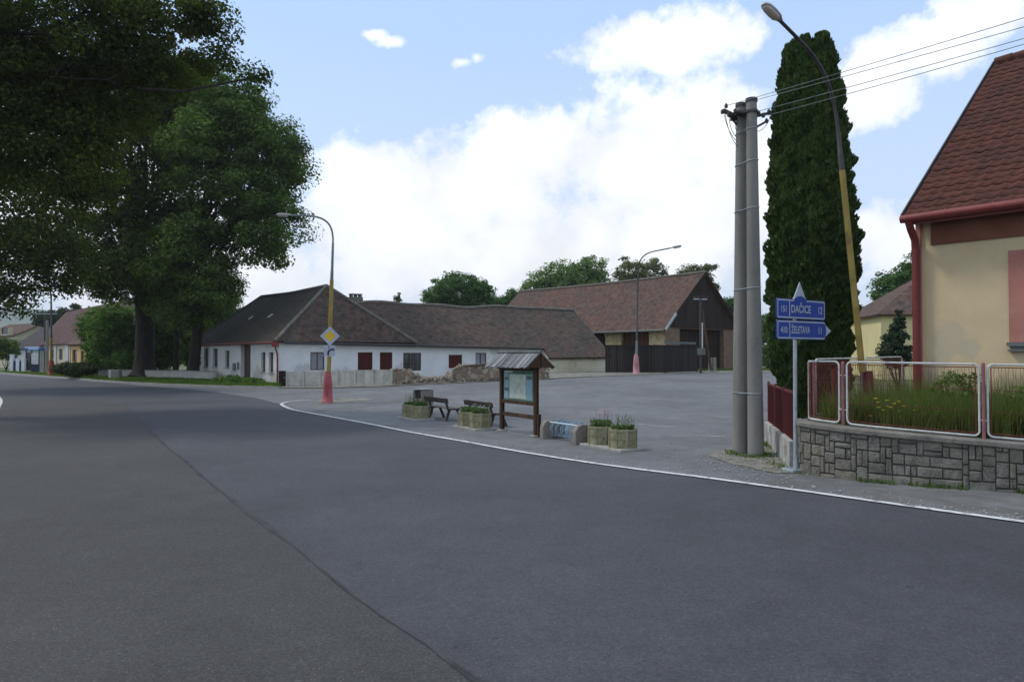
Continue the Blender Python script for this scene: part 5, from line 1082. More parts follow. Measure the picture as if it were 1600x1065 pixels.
# ------------------------------------------------------------------ twin concrete poles with gear and wires
def twin():
    D = 14.9; b = Vector((4.80, 14.9, 0)); t = thing('twin_concrete_poles', 'pair of tall round concrete power poles strapped together at the car park corner', 'utility pole', tuple(b))
    bl, br = Vector((4.66, 15.15, 0)), Vector((4.85, 14.74, 0)); ztop = 7.12
    tl, tr = Vector((4.69, 15.02, ztop - .03)), Vector((4.80, 14.72, ztop - .03))
    for a, c in ((bl, tl), (br, tr)):
        mb = MB(); mb.tube([a + Vector((0, 0, -.1)), a.lerp(c, .5), c], [.158, .130, .102], 20); mb.build('pole', MT['concrete'], t)
    st = MB()
    for z in (1.25, 3.35, 4.95, 5.9, 6.55):
        s = z / ztop; a, c = bl.lerp(tl, s), br.lerp(tr, s); r = .158 - .056 * s + .006; d = (c - a); d.z = 0; dn = d.normalized(); n = Vector((-dn.y, dn.x, 0)); pts = []
        for k in range(9): an = PI / 2 + PI * k / 8; pts.append(a + dn * r * math.cos(an) + n * r * math.sin(an))
        for k in range(9): an = -PI / 2 + PI * k / 8; pts.append(c + dn * r * math.cos(an) + n * r * math.sin(an))
        pts.append(pts[0]); tl_ = (.13 if z > 3 else 0); st.tube([p + Vector((0, 0, tl_ * (i / 18 - .5) * .6)) for i, p in enumerate(pts)], .009, 5)
    st.build('strap', MT['galv'], t)
    cp = MB(); cp.tube([tl + Vector((0, 0, -.02)), tl + Vector((0, 0, .05))], .118, 18); cp.tube([tr + Vector((0, 0, -.02)), tr + Vector((0, 0, .05))], .118, 18)
    cp.beam(tl + Vector((-.1, -.12, -.22)), tr + Vector((.12, -.05, -.22)), .3, .05); cp.build('pole_cap', MT['iron'], t)
    ga = MB(); ins = MB(); c0 = tl + Vector((-.1, 0, -.22))
    # left bracket: crossarm pointing left and towards the camera
    eL = c0 + Vector((-.30, -.10, .10)); ga.beam(c0, eL, .06, .07); ga.beam(c0 + Vector((0, 0, -.06)), c0 + Vector((-.22, -.2, -.02)), .05, .05); ga.beam(c0 + Vector((.02, 0, -.18)), eL + Vector((.08, 0, -.05)), .03, .03)
    ga.beam(c0 + Vector((-.05, .2, 0)), c0 + Vector((-.05, -.35, 0)), .05, .05)
    cR = tr + Vector((.1, 0, -.3)); eR = cR + Vector((.28, -.05, .05)); ga.beam(cR, eR, .04, .05); ga.beam(cR + Vector((0, 0, -.22)), cR + Vector((.18, 0, -.12)), .035, .04)
    ga.build('bracket', MT['iron'], t)
    A_ = [eL + Vector((.06, 0, .09)), eL + Vector((-.02, 0, -.03)), c0 + Vector((-.22, -.2, -.02)), c0 + Vector((-.12, -.3, .02)), eR + Vector((-.05, 0, .02)), cR + Vector((.2, 0, -.1)), eR + Vector((.05, 0, .16)), cR + Vector((.1, -.1, -.02))]
    for p in A_: ins.lathe(p + Vector((0, 0, -.045)), [(.015, 0), (.035, .01), (.035, .03), (.022, .035), (.035, .045), (.035, .07), (.018, .08), (.018, .095)], 10)
    ins.build('insulator', MT['ceramic'], t)
    jw = MB()
    for p, q in ((eL, tl + Vector((-.1, -.06, -.75))), (c0 + Vector((-.22, -.2, -.02)), tl + Vector((-.1, -.08, -.68))), (c0 + Vector((-.05, -.1, -.1)), tl + Vector((-.09, -.08, -.5))), (eR, tr + Vector((.11, -.03, -.62))), (eL + Vector((.03, 0, 0)), tl + Vector((-.1, -.06, -.85)))):
        jw.tube(bez(p, (p + q) / 2 + Vector((-.06 if p.x < 4.7 else .05, 0, -.15)), q, 8), .006, 5)
    jw.build('jumper_cable', MT['black'], t)
    # four overhead wires
    ends = [(1640, 5, 9.9), (1640, 20, 9.9), (1640, 38, 9.9), (1640, 47, 9.9)]
    sts = [tl + Vector((-.32, -.1, -.02)), tl + Vector((.02, -.1, .03)), tr + Vector((.12, -.05, -.22)), tr + Vector((.32, -.05, -.30))]
    names = ['highest of the four power lines leaving the twin poles', 'second power line from the top leaving the twin poles', 'third power line from the top leaving the twin poles', 'lowest of the four power lines leaving the twin poles']
    hts = [(1400, 83.5, 12.2), (1400, 95.5, 12.2), (1400, 110.5, 12.2), (1400, 119.5, 12.2)]
    for s_, e_, nm, hm in zip(sts, ends, names, hts):
        e = at(*e_); d = e - s_; far = s_ + d * 2.6 + Vector((0, 0, 0)); n = 24
        pts = [s_ + (far - s_) * (i / n) + Vector((0, 0, -.10 * 4 * (i / n) * (1 - i / n))) for i in range(n + 1)]
        mb = MB(); mb.tube(pts, .0055, 6); tag(mb.build('power_line', MT['greypole'], None, tuple(s_)), nm, 'cable', 'overhead power lines')
twin()

# ------------------------------------------------------------------ direction sign
def direction_sign():
    b = Vector((4.885, 12.78, 0)); t = thing('direction_sign', 'two stacked blue direction panels on a steel post at the stone wall corner', 'road sign', tuple(b))
    mb = MB(); mb.tube([b + Vector((0, 0, .02)), b + Vector((.01, 0, 3.0))], .033, 14); mb.build('post', MT['galv'], t)
    mb = MB(); mb.box(b + Vector((0, 0, .03)), (.34, .3, .05), .3, bev=.008); mb.box(b + Vector((.02, 0, .16)), (.07, .09, .24), .3)
    for dx, dy in ((-.12, -.1), (.12, -.1), (.12, .1), (-.12, .1)): mb.box(b + Vector((dx, dy, .07)), (.035, .035, .04))
    mb.build('foot_plate', MT['galv'], t)
    X = Vector((.82, .57, 0)).normalized(); N = Vector((X.y, -X.x, 0)); Z = Vector((0, 0, 1)); C = b + N * .06
    def pan(pts, off, th, mat, name, par):
        P = [C + X * x + Z * z + N * off for x, z in pts]; m = MB(); m.slab(P, th, nrm=N); return m.build(name, mat, par)
    def rr(x0, x1, z0, z1, r, n=4):
        out = []
        for cx, cz, a0 in ((x0 + r, z0 + r, PI), (x1 - r, z0 + r, 1.5 * PI), (x1 - r, z1 - r, 0), (x0 + r, z1 - r, PI / 2)):
            out += [(cx + r * math.cos(a0 + PI / 2 * k / n), cz + r * math.sin(a0 + PI / 2 * k / n)) for k in range(n + 1)]
        return out
    x0, x1 = -.575, .82
    for z0, z1, num, word, km, top in ((2.625, 2.965, '151', 'DAČICE', '12', True), (2.275, 2.600, '410', 'ŽELETAVA', '11', False)):
        p = pan(rr(x0, x1, z0, z1, .03), 0, .02, MT['signblue'], 'sign_panel', t)
        w = .022; m = MB()
        # white border ring
        o_, i_ = rr(x0 + .012, x1 - .012, z0 + .012, z1 - .012, .035), rr(x0 + .012 + w, x1 - .012 - w, z0 + .012 + w, z1 - .012 - w, .022)
        n = len(o_); vs = [C + X * a + Z * b_ + N * .004 for a, b_ in o_ + i_]; m.add(vs, [(k, (k + 1) % n, (k + 1) % n + n, k + n) for k in range(n)])
        m.add([C + X * a + Z * b_ + N * .004 for a, b_ in ((-.235, z0 + .034), (-.215, z0 + .034), (-.215, z1 - .034), (-.235, z1 - .034))], [(0, 1, 2, 3)])
        m.build('border', MT['signwhite'], p)
        zc = (z0 + z1) / 2 - .01
        text_mesh(None, num, .155, MT['signwhite'], p, C + X * -.385 + Z * zc + N * .005, X, Z, 'CENTER', sx=.80)
        text_mesh(None, word, .185 if top else .175, MT['signwhite'], p, C + X * -.185 + Z * (zc + .005) + N * .005, X, Z, 'LEFT', sx=.86 if top else .66)
        text_mesh(None, km, .175, MT['signwhite'], p, C + X * (.73) + Z * zc + N * .005, X, Z, 'RIGHT', sx=.8)
        if top:
            q = pan([(-.115, z1 - .03), (.285, z1 - .03), (.085, z1 + .30)], -.006, .012, MT['signwhite'], 'arrow_tip', p)
            q2 = pan([(-.10, z1 - .05), (.27, z1 - .05), (.25, z1 + .0), (.18, z1 + .045), (.085, z1 + .062), (-.01, z1 + .045), (-.085, z1 + .0)], .0055, .006, MT['signblue'], 'arrow_shoulder', p)
        else:
            q = pan([(x1 - .07, z0 + .01), (x1 + .20, (z0 + z1) / 2), (x1 - .07, z1 - .01)], -.006, .012, MT['signwhite'], 'arrow_tip', p)
            q2 = pan([(x1 - .09, z0 + .036), (x1 - .03, z0 + .036), (x1 + .015, z0 + .09), (x1 + .028, (z0 + z1) / 2), (x1 + .015, z1 - .09), (x1 - .03, z1 - .036), (x1 - .09, z1 - .036)], .0055, .006, MT['signblue'], 'arrow_shoulder', p)
    mb = MB()
    for z in (2.35, 2.52, 2.7, 2.9): mb.beam(C - X * .1 - N * .03 + Z * z, C + X * .1 - N * .03 + Z * z, .02, .04)
    mb.build('clamp', MT['galv'], t)
direction_sign()

# ------------------------------------------------------------------ stone garden wall, fences, garden
HC = Vector((8.70, 15.85, 0)); HD = Vector((.65, -.76, 0)).normalized()
wall_pts = smooth_path([(5.22, 13.05), (4.98, 12.82), (4.93, 12.60), (5.05, 12.34), (5.35, 11.98), (5.75, 11.65), (6.4, 11.28), (7.44, 10.78), (9.0, 10.1), (11.2, 9.2)], 6)
def arc_fn(pts):
    P = [Vector((p[0], p[1], 0)) for p in pts]; S = [0]
    for a, b in zip(P[:-1], P[1:]): S.append(S[-1] + (b - a).length)
    def f(s):
        s = min(max(s, 0), S[-1] - 1e-4); i = max(k for k in range(len(S)) if S[k] <= s); i = min(i, len(P) - 2); a, b = P[i], P[i + 1]
        d = (b - a).normalized(); return a + d * (s - S[i]), d, Vector((d.y, -d.x, 0))      # outward normal (to the road)
    return f, S[-1]
wf, WL = arc_fn(wall_pts)
# make sure the normal points to the road (towards -Y mostly)
sgn = 1 if wf(WL * .5)[2].y < 0 else -1
def wtop(s): return .88 - .165 * min(1, max(0, (s - .6) / 3.2))
def stone_wall():
    t = thing('stone_wall', 'low curved garden wall of dark ashlar blocks with concrete coping beside the road', 'wall', tuple(wf(1.0)[0]))
    core = MB(); n = 60; ins = .03; th = .3
    vs = []
    for i in range(n + 1):
        s = WL * i / n; p, d, nn = wf(s); nn = nn * sgn
        for off in (-ins, -th):
            for z in (-.1, wtop(s) - .07): q = p + nn * off; vs.append(Vector((q.x, q.y, z)))
    fs = []
    for i in range(n):
        b, c = 4 * i, 4 * i + 4; fs += [(b, c, c + 1, b + 1), (b + 2, b + 3, c + 3, c + 2), (b + 1, c + 1, c + 3, b + 3)]
    fs += [(0, 1, 3, 2), (4 * n, 4 * n + 2, 4 * n + 3, 4 * n + 1)]
    core.add(vs, fs); core.build('mortar_core', MT['mortar'], t)
    # random ashlar partition on a cell grid
    cw, chh = .085, .0866; nx = int(WL / cw); nz = 9; used = np.zeros((nx, nz), bool); bl = MB()
    rnd = random.Random(5)
    for j in range(nz):
        for i in range(nx):
            if used[i, j]: continue
            for (w, h) in rnd.sample([(3, 2), (2, 2), (4, 2), (2, 3), (1, 2), (3, 1), (5, 2), (4, 2), (1, 3), (3, 2), (4, 2), (5, 2), (3, 2), (2, 2)], 14) + [(1, 1)]:
                if i + w <= nx and j + h <= nz and not used[i:i + w, j:j + h].any(): break
            used[i:i + w, j:j + h] = True
            s0, s1 = i * cw + rnd.uniform(.003, .012), (i + w) * cw - rnd.uniform(.003, .012); k = max(1, w)
            z0, z1 = j / nz, (j + h) / nz; bulge = rnd.uniform(.0, .018); m = 4
            ring = []
            for a in range(m + 1):
                s = s0 + (s1 - s0) * a / m; p, d, nn = wf(s); nn = nn * sgn; T = wtop(s) - .075; e_ = .012 if a in (0, m) else 0
                za, zb = -.03 + (T + .03) * z0 + rnd.uniform(.003, .010), -.03 + (T + .03) * z1 - rnd.uniform(.003, .010)
                o0 = bulge + rnd.uniform(-.008, .008) - (0.010 if a in (0, m) else 0)
                for z, o_ in ((za, -ins - .01), (za + .004, o0 - .012), (za + .016, o0), ((za + zb) / 2, o0 + rnd.uniform(0, .007)), (zb - .016, o0), (zb - .004, o0 - .012), (zb, -ins - .01)):
                    q = p + nn * o_; ring.append(Vector((q.x, q.y, z)))
            q_ = 7
            bl.add(ring, [(a * q_ + b, (a + 1) * q_ + b, (a + 1) * q_ + b + 1, a * q_ + b + 1) for a in range(m) for b in range(q_ - 1)] + [tuple(range(q_))[::-1], tuple(m * q_ + b for b in range(q_))], sm=False)
    bl.build('masonry', MT['stone'], t)
    cp = MB(); vs = []
    prof = [(.045, -.085), (.06, -.07), (.06, -.015), (.045, 0.0), (-.30, .012), (-.345, 0.0), (-.345, -.085)]
    for i in range(n + 1):
        s = WL * i / n; p, d, nn = wf(s); nn = nn * sgn
        for o_, z in prof: q = p + nn * (o_ + random.uniform(-.003, .003)); vs.append(Vector((q.x, q.y, wtop(s) + z)))
    m = len(prof); cp.add(vs, [(i * m + k, (i + 1) * m + k, (i + 1) * m + (k + 1) % m, i * m + (k + 1) % m) for i in range(n) for k in range(m)] + [tuple(range(m)), tuple(n * m + k for k in range(m))[::-1]])
    cp.build('coping', MT['capstone'], t)
stone_wall()
def frame_panel(pathf, s0, s1, zb, zt, root, r=.075, rad=.0165, bars=True, name='fence_frame', matf=None):
    """rounded tube frame following path from s0 to s1 with vertical wire infill"""
    def pt(s, z): p = pathf(s); return Vector((p.x, p.y, z))
    bot, top = [], []
    n = 12; L = s1 - s0
    pts = []
    for i in range(n + 1): s = s0 + r + (L - 2 * r) * i / n; pts.append(pt(s, zt(s)))
    for k in range(1, 6): a = PI / 2 * k / 5; s = s1 - r + r * math.sin(a); pts.append(pt(s, zt(s) - r + r * math.cos(a)))
    for k in range(0, 6): a = PI / 2 * k / 5; s = s1 - r + r * math.cos(a) ; pts.append(pt(s, zb(s) + r - r * math.sin(a)))
    for i in range(1, n + 1): s = s1 - r - (L - 2 * r) * i / n; pts.append(pt(s, zb(s)))
    for k in range(1, 6): a = PI / 2 * k / 5; s = s0 + r - r * math.sin(a); pts.append(pt(s, zb(s) + r - r * math.cos(a)))
    for k in range(0, 6): a = PI / 2 * k / 5; s = s0 + r - r * math.cos(a); pts.append(pt(s, zt(s) - r + r * math.sin(a)))
    pts.append(pts[0])
    mb = MB(); mb.tube(pts, rad, 9, cap=False); fr = mb.build(name, matf or MT['fencewhite'], root)
    iz = MB(); g = .045
    c = [pt(s0 + g, zb(s0) + g), pt(s1 - g, zb(s1) + g), pt(s1 - g, zt(s1) - g), pt(s0 + g, zt(s0) - g)]
    m_ = 8
    low = [pt(s0 + g + (L - 2 * g) * i / m_, zb(s0 + L * i / m_) + g) for i in range(m_ + 1)]; hi = [pt(s0 + g + (L - 2 * g) * i / m_, zt(s0 + L * i / m_) - g) for i in range(m_ + 1)]
    iz.tube(low, .008, 6); iz.tube(hi, .008, 6); iz.tube([low[0], hi[0]], .008, 6); iz.tube([low[-1], hi[-1]], .008, 6)
    nb = max(4, int(L / .047))
    for i in range(1, nb):
        s = s0 + g + (L - 2 * g) * i / nb; a, b = pt(s, zb(s) + g), pt(s, zt(s) - g); w = .012 * (1 if i % 2 else -1)
        sA, sB = s + w, s; pp = []
        for k in range(9): f_ = k / 8; ss_ = s + (w * math.sin(f_ * PI * 4)); pp.append(pt(ss_, zb(s) + g + (zt(s) - zb(s) - 2 * g) * f_))
        iz.tube(pp, .0030, 4, cap=False)
    for f_ in (.33, .66): iz.tube([Vector(l).lerp(h, f_) for l, h in zip(low, hi)], .004, 4)
    iz.build('wire_infill', MT['fencered'], fr)
    cl = MB()
    for s_, sg in ((s0, -1), (s1, 1)):
        for f_ in (.22, .78): a = pt(s_, zb(s_) + (zt(s_) - zb(s_)) * f_); b = pathf(s_ + .05 * sg); b = Vector((b.x, b.y, a.z)); cl.tube([a, b], .012, 6)
    cl.build('bracket', MT['fencewhite'], fr)
def rail_fence():
    t = thing('railing_fence', 'white tube railing with dark red wire infill on top of the curved stone wall', 'fence', tuple(wf(2)[0] + Vector((0, 0, .8))))
    ctr = lambda s: wf(s)[0] - wf(s)[2] * sgn * .16
    zb = lambda s: wtop(s) + .045 ; zt = lambda s: 1.90 - .015 * max(0, s - 1)
    def s_of(px):
        best = min((abs(800 + F * ctr(s).x / ctr(s).y - px), s) for s in [WL * i / 1200 for i in range(150, 1200)]); return best[1]
    sA0, sA1, sB0, sB1, sC0 = .40, s_of(1311), s_of(1323), s_of(1529), s_of(1542)
    for a, b in ((sA0, sA1), (sB0, sB1), (sC0, sC0 + 2.1)): frame_panel(ctr, a, b, zb, zt, t)
    for s in ((sA1 + sB0) / 2, (sB1 + sC0) / 2, .33, sC0 + 2.16):
        p = ctr(s); mb = MB(); mb.tube([(p.x, p.y, wtop(s) - .02), (p.x, p.y, 1.88 if s > .4 else 1.86)], .026, 10); mb.tube([(p.x, p.y, 1.875), (p.x, p.y, 1.90)], [.028, .012], 10); mb.build('post', MT['postpink'], t)
rail_fence()
def side_fence():
    a = Vector((5.35, 13.12, 0)); b = Vector((8.35, 15.75, 0)); L = (b - a).length; d = (b - a) / L
    t = thing('side_railing', 'rear white tube railing with red mesh running back to the yellow house', 'fence', tuple(a))
    pf = lambda s: a + d * s; zb = lambda s: .95; zt = lambda s: 1.93 + .01 * s
    n = 2
    for i in range(n): frame_panel(pf, L * (.02 + i * .5) if i else .06, L * .48 if i == 0 else L * .97, zb, zt, t)
    for s in (.02, L * .5, L * .985): p = pf(s); mb = MB(); mb.tube([(p.x, p.y, .4), (p.x, p.y, 1.9)], .026, 10); mb.build('post', MT['postpink'], t)
    mb = MB(); m = pf(L / 2); mb.box((m.x, m.y, .42), (L, .16, .95), math.atan2(d.y, d.x)); mb.build('plinth', MT['plinth'], t)
    mb = MB(); p, q = pf(.9), pf(2.0); mb.box(((p.x + q.x) / 2 - .1, (p.y + q.y) / 2 + .25, 1.3), (.55, .05, .9), .7); mb.build('red_panel', MT['redboard'], t)
side_fence()
def red_fence():
    a = Vector((5.02, 13.15, 0)); b = Vector((6.0, 17.3, 0)); d = b - a; L = d.length; rz = math.atan2(d.y, d.x)
    t = thing('red_sheet_fence', 'dark red sheet fence on whitened plinth between the twin poles and stone wall', 'fence', tuple(a)); n = 3
    pn = MB(); po = MB(); pl_ = MB()
    for i in range(n):
        p, q = a.lerp(b, i / n), a.lerp(b, (i + 1) / n); m = (p + q) / 2; ll = (q - p).length
        pl_.box((m.x, m.y, .2), (ll - .006, .2, .56 - .02 * i), rz, bev=.01)
        f = MB(); k = 22
        f.box((m.x, m.y, .90), (ll - .10, .02, .84), rz); f.box((m.x, m.y, .47), (ll - .06, .035, .035), rz); f.box((m.x, m.y, 1.335), (ll - .06, .035, .035), rz)
        for j in range(9): r = p.lerp(q, (j + .5) / 9); f.box((r.x - .012, r.y, .9), (.02, .035, .82), rz)
        f.build('sheet_panel', MT['redboard'], t)
    pl_.build('plinth', MT['plinth'], t)
    for i in range(n + 1): p = a.lerp(b, i / n); m = MB(); m.box((p.x, p.y, .93), (.05, .05, .92), rz); m.build('post', MT['redboard'], t)
red_fence()
# raised garden bed
gpoly = [tuple((wf(WL * i / 40)[0] - wf(WL * i / 40)[2] * sgn * .25)[:2]) for i in range(0, 41)]
gpoly += [(14.5, 9.2)] + [(HC.x + HD.x * 7 - .0, HC.y + HD.y * 7), (HC.x, HC.y), (8.35, 15.7), (5.4, 13.1)]
def garden_h(x, y): return .72
sheet('garden_soil', gpoly, MT['earth'], 0.0, hf=garden_h)
# house on the right
def right_house():
    L = 13.0; a = HC; e = HC + HD * L; bk = Vector((-HD.y, HD.x, 0)); Dp = 11.2
    if bk.y < 0: bk = -bk
    t = thing('yellow_house', 'yellow rendered house with steep dark red wavy tile roof and red gutter', 'house', (a.x, a.y, .3))
    w = Wall(a, e, -bk); ze = 4.95
    h = w.rect(1609, 1700, 428, 536); h = (h[0], h[0] + 1.25, 2.28, 3.72)
    mb = MB(); w.face(mb, [h, (h[0] + 3.6, h[1] + 3.6, h[2], h[3])], .2, ze, ze, .25)
    A2, E2 = a + bk * Dp, e + bk * Dp; Z = lambda p, z: Vector((p.x, p.y, z))
    for p, q in ((a, A2), (A2, E2), (E2, e)): mb.quad(Z(p, .2), Z(q, .2), Z(q, ze), Z(p, ze))
    mb.add([Z(a, ze), Z(A2, ze), Z(a + bk * Dp / 2, 9.6)], [(0, 1, 2)]); mb.add([Z(e, ze), Z(E2, ze), Z(e + bk * Dp / 2, 9.6)], [(0, 1, 2)])
    mb.build('wall', MT['render'], t)
    for hh in (h, (h[0] + 3.6, h[1] + 3.6, h[2], h[3])):
        w.window(t, hh, MT['brownframe'], MT['glass'], 2, 2, .16, .07)
        m = MB(); s = .34; x0, x1, z0, z1 = hh
        w.bx(m, x0 - s, x0 - .002, z0 - .02, z1 + s, .003, .035); w.bx(m, x1 + .002, x1 + s, z0 - .02, z1 + s, .003, .035); w.bx(m, x0, x1, z1 + .002, z1 + s, .003, .033); m.build('window_surround', MT['pinkrender'], t)
        m = MB(); w.bx(m, x0 - s - .02, x1 + s + .02, z0 - .10, z0 - .025, -.02, .13); w.bx(m, x0 - s + .03, x1 + s - .03, z0 - .16, z0 - .102, .0, .09); w.bx(m, x0 - s - .01, x1 + s, z0 - .20, z0 - .162, .0, .11); m.build('sill', MT['greyframe'], t)
    # band below the eave, corner pilaster, plinth
    m = MB(); w.bx(m, .30, L - .02, ze - .62, ze - .02, .004, .05); m.build('cornice', MT['redrender'], t)
    m = MB(); w.bx(m, 0, .10, .3, ze - .02, .004, .06); m.build('corner_pilaster', MT['pinkrender'], t)
    m = MB(); w.bx(m, 0.12, L, .3, .98, .004, .05); m.build('plinth', MT['kerb'], t)
    # roof of wavy tiles: real profile
    ov = .42; zr = 9.78; mid = Dp / 2; e0 = w.p0 - HD * .10; LR = L + .4; sl = Vector((bk.x * (mid + ov), bk.y * (mid + ov), zr - (ze - .02))); SL = sl.length; sd = sl / SL; base = e0 - bk * ov + Vector((0, 0, ze - .02))
    nrm = HD.cross(sd).normalized(); nrm = nrm if nrm.z > 0 else -nrm
    tw, tc = .235, .27; nu = int(LR / tw); nv = int(SL / tc) + 1; mb = MB(); sub = 8; vs = []; fs = []
    for j in range(nv):
        v0, v1 = j * tc, min(SL + .02, (j + 1) * tc + .02)
        b0 = len(vs); m_ = nu * sub + 1
        for (v, lift) in ((v0, .006), (v0, .034), (v1, .012)):
            for i in range(m_):
                uu = i * tw / sub; ph = (uu / tw) % 1; prof = .022 * max(0, math.sin(ph * 2 * PI)) - .010 * max(0, -math.sin(ph * 2 * PI))
                jit = .0025 * math.sin(i * 12.9 + j * 7.3) + .004 * math.sin((i // sub) * 5.7 + j * 3.9); vs.append(base + HD * uu + sd * v + nrm * (lift + prof + jit))
        for r in range(2):
            for i in range(m_ - 1): p = b0 + r * m_ + i; fs.append((p, p + 1, p + m_ + 1, p + m_))
    mb.add(vs, fs, sm=True)
    rf = mb.build('roof', MT['newtile'], t)
    m = MB(); tp = base + sl; m.slab([tp, tp + HD * LR, tp + HD * LR + bk * (mid + ov) - Vector((0, 0, zr - ze)), tp + bk * (mid + ov) - Vector((0, 0, zr - ze))], .1); m.slab([base - nrm * .03, base + HD * LR - nrm * .03, tp + HD * LR - nrm * .03, tp - nrm * .03], .08); m.build('roof_deck', MT['newtile'], t)
    m = MB(); n = int(LR / .38)
    for i in range(n): p = tp + HD * (i * .38); m.tube([p + nrm * .02, p + HD * .40 + nrm * .02], [.12, .14], 10)
    m.build('ridge_tile', MT['newtile'], t)
    m = MB(); m.beam(base + nrm * .02 - HD * .03, tp + nrm * .02 - HD * .03, .03, .10, up=tuple(nrm)); m.build('verge_trim', MT['iron'], t)
    # eaves box, gutter, downpipe
    m = MB(); c0 = w.p0 - HD * .06; m.slab([Z(c0 - bk * (ov - .03), ze - .05), Z(c0, ze - .05), Z(c0 + HD * (LR - .1), ze - .05), Z(c0 + HD * (LR - .1) - bk * (ov - .03), ze - .05)], .05)
    m.beam(Z(c0 - bk * (ov - .02), ze - .12), Z(c0 + HD * (LR - .1) - bk * (ov - .02), ze - .12), .04, .16); m.build('eaves_board', MT['redmetal'], t)
    m = MB(); g0 = e0 - bk * (ov + .08) + HD * -.02; m.tube([Z(g0, ze - .075), Z(g0 + HD * LR, ze - .02)], .085, 14)
    for i in range(1, 16): q = g0 + HD * (i * .85); m.tube([Z(q, ze - .075 + .055 * i * .85 / LR), Z(q + HD * .05, ze - .073 + .055 * i * .85 / LR)], .092, 14)
    m.build('gutter', MT['redmetal'], t)
    m = MB(); q = HC + HD * .03; o_ = -bk
    m.tube([Z(q + o_ * (ov + .08), ze - .12), Z(q + o_ * (ov - .05), ze - .30), Z(q + o_ * .17, ze - .50), Z(q + o_ * .14, ze - .75), Z(q + o_ * .14, .4)], .075, 14)
    for z in (1.2, 2.9, 4.2): m.tube([Z(q + o_ * .14, z), Z(q + o_ * .14, z + .05)], .085, 14)
    m.build('downpipe', MT['redmetal'], t)
right_house()
# lemon house behind
def lemon():
    D = 44; c = at(1377, 560, D); x0 = c.x; t = thing('lemon_house', 'pale lemon yellow house with brown hipped roof seen behind the red drainpipe', 'house', (x0, D, .4))
    z1 = at(1366, 490, D).z; w = 9.0; dp = 8.0; zr = z1 + 2.9; o = .35
    a = Vector((x0, D, 0)); X = Vector((.985, -.17, 0)); Y = Vector((.17, .985, 0)); P = lambda u, v, z: a + X * u + Y * v + Vector((0, 0, z))
    wf_ = Wall(P(0, 0, 0), P(w, 0, 0), (0, -1)); h = (2.1, 3.2, 1.9, 3.3); mb = MB(); wf_.face(mb, [h], 0, z1, z1)
    for p, q in ((P(0, dp, 0), P(0, 0, 0)), (P(w, 0, 0), P(w, dp, 0)), (P(w, dp, 0), P(0, dp, 0))): mb.quad(p, q, q + Vector((0, 0, z1)), p + Vector((0, 0, z1)))
    mb.build('wall', MT['yellowhouse'], t); wf_.window(t, h, MT['fencewhite'], MT['glass'], 2, 1, .12, .07)
    c0, c1, c2, c3 = P(-o, -o, z1 - .05), P(w + o, -o, z1 - .05), P(w + o, dp + o, z1 - .05), P(-o, dp + o, z1 - .05); r0, r1 = P(dp / 2, dp / 2, zr), P(w - dp / 2 + .2, dp / 2, zr)
    m = MB(); m.slab([c0, c1, r1, r0], .12); m.slab([c1, c2, r1], .12); m.slab([c2, c3, r0, r1], .12); m.slab([c3, c0, r0], .12); m.build('roof', MT['tilered'], t)
lemon()

# garden grass & flowers
def blades(name, pts, hmin, hmax, mat, w=.012, kind='stuff'):
    n = len(pts); P = np.array(pts); a = RNG.random(n) * 2 * PI; h = RNG.uniform(hmin, hmax, n)
    d = np.stack([np.cos(a), np.sin(a), 0 * a], 1); ln = RNG.normal(size=(n, 2)) * .22
    tip = P + np.stack([ln[:, 0] * h, ln[:, 1] * h, h], 1); mid = P + np.stack([ln[:, 0] * h * .35, ln[:, 1] * h * .35, h * .55], 1); W = (w * RNG.uniform(.6, 1.4, n))[:, None]
    V = np.stack([P - d * W * .5, P + d * W * .5, mid + d * W * .45, mid - d * W * .45, mid - d * W * .45, mid + d * W * .45, tip + d * W * .06, tip - d * W * .06], 1).reshape(-1, 3)
    o = raw_quads(name, V, mat); tag(o, kind=kind); return o
def in_poly(x, y, poly):
    c = False; j = len(poly) - 1
    for i in range(len(poly)):
        xi, yi = poly[i]; xj, yj = poly[j]
        if ((yi > y) != (yj > y)) and (x < (xj - xi) * (y - yi) / (yj - yi) + xi): c = not c
        j = i
    return c
pts = []; fl = []
while len(pts) < 42000:
    x, y = random.uniform(5, 12), random.uniform(9.0, 16)
    if x / y > .78 or not in_poly(x, y, gpoly): continue
    if random.random() > (.35 + .65 * min(1, (x - 5) / 1.5)): continue
    pts.append((x, y, .72))
fade = [p for p in pts if math.sin(p[0] * 5.1) * math.sin(p[1] * 4.3 + p[0]) > -.35]; pts = fade
pts2 = pts[::9]; pts = pts[:int(len(pts) * .8)]
h3 = blades('seed_stems', pts2, .55, .98, MT['grass'], .007); tag(h3, 'sparse tall seed stems standing above the garden grass', 'grass')
hh = blades('garden_grass', pts, .15, .62, MT['grass'], .012); tag(hh, 'tall unmown grass inside the railing', 'grass')
random.seed(21)
fpx = [(1368, 622), (1372, 628), (1386, 625), (1387, 634), (1373, 636), (1392, 636), (1404, 627), (1412, 634), (1406, 642), (1360, 649), (1466, 642), (1463, 647), (1493, 650), (1430, 640), (1478, 652), (1568, 658), (1517, 644), (1380, 640), (1398, 630), (1445, 645)]
f0 = None
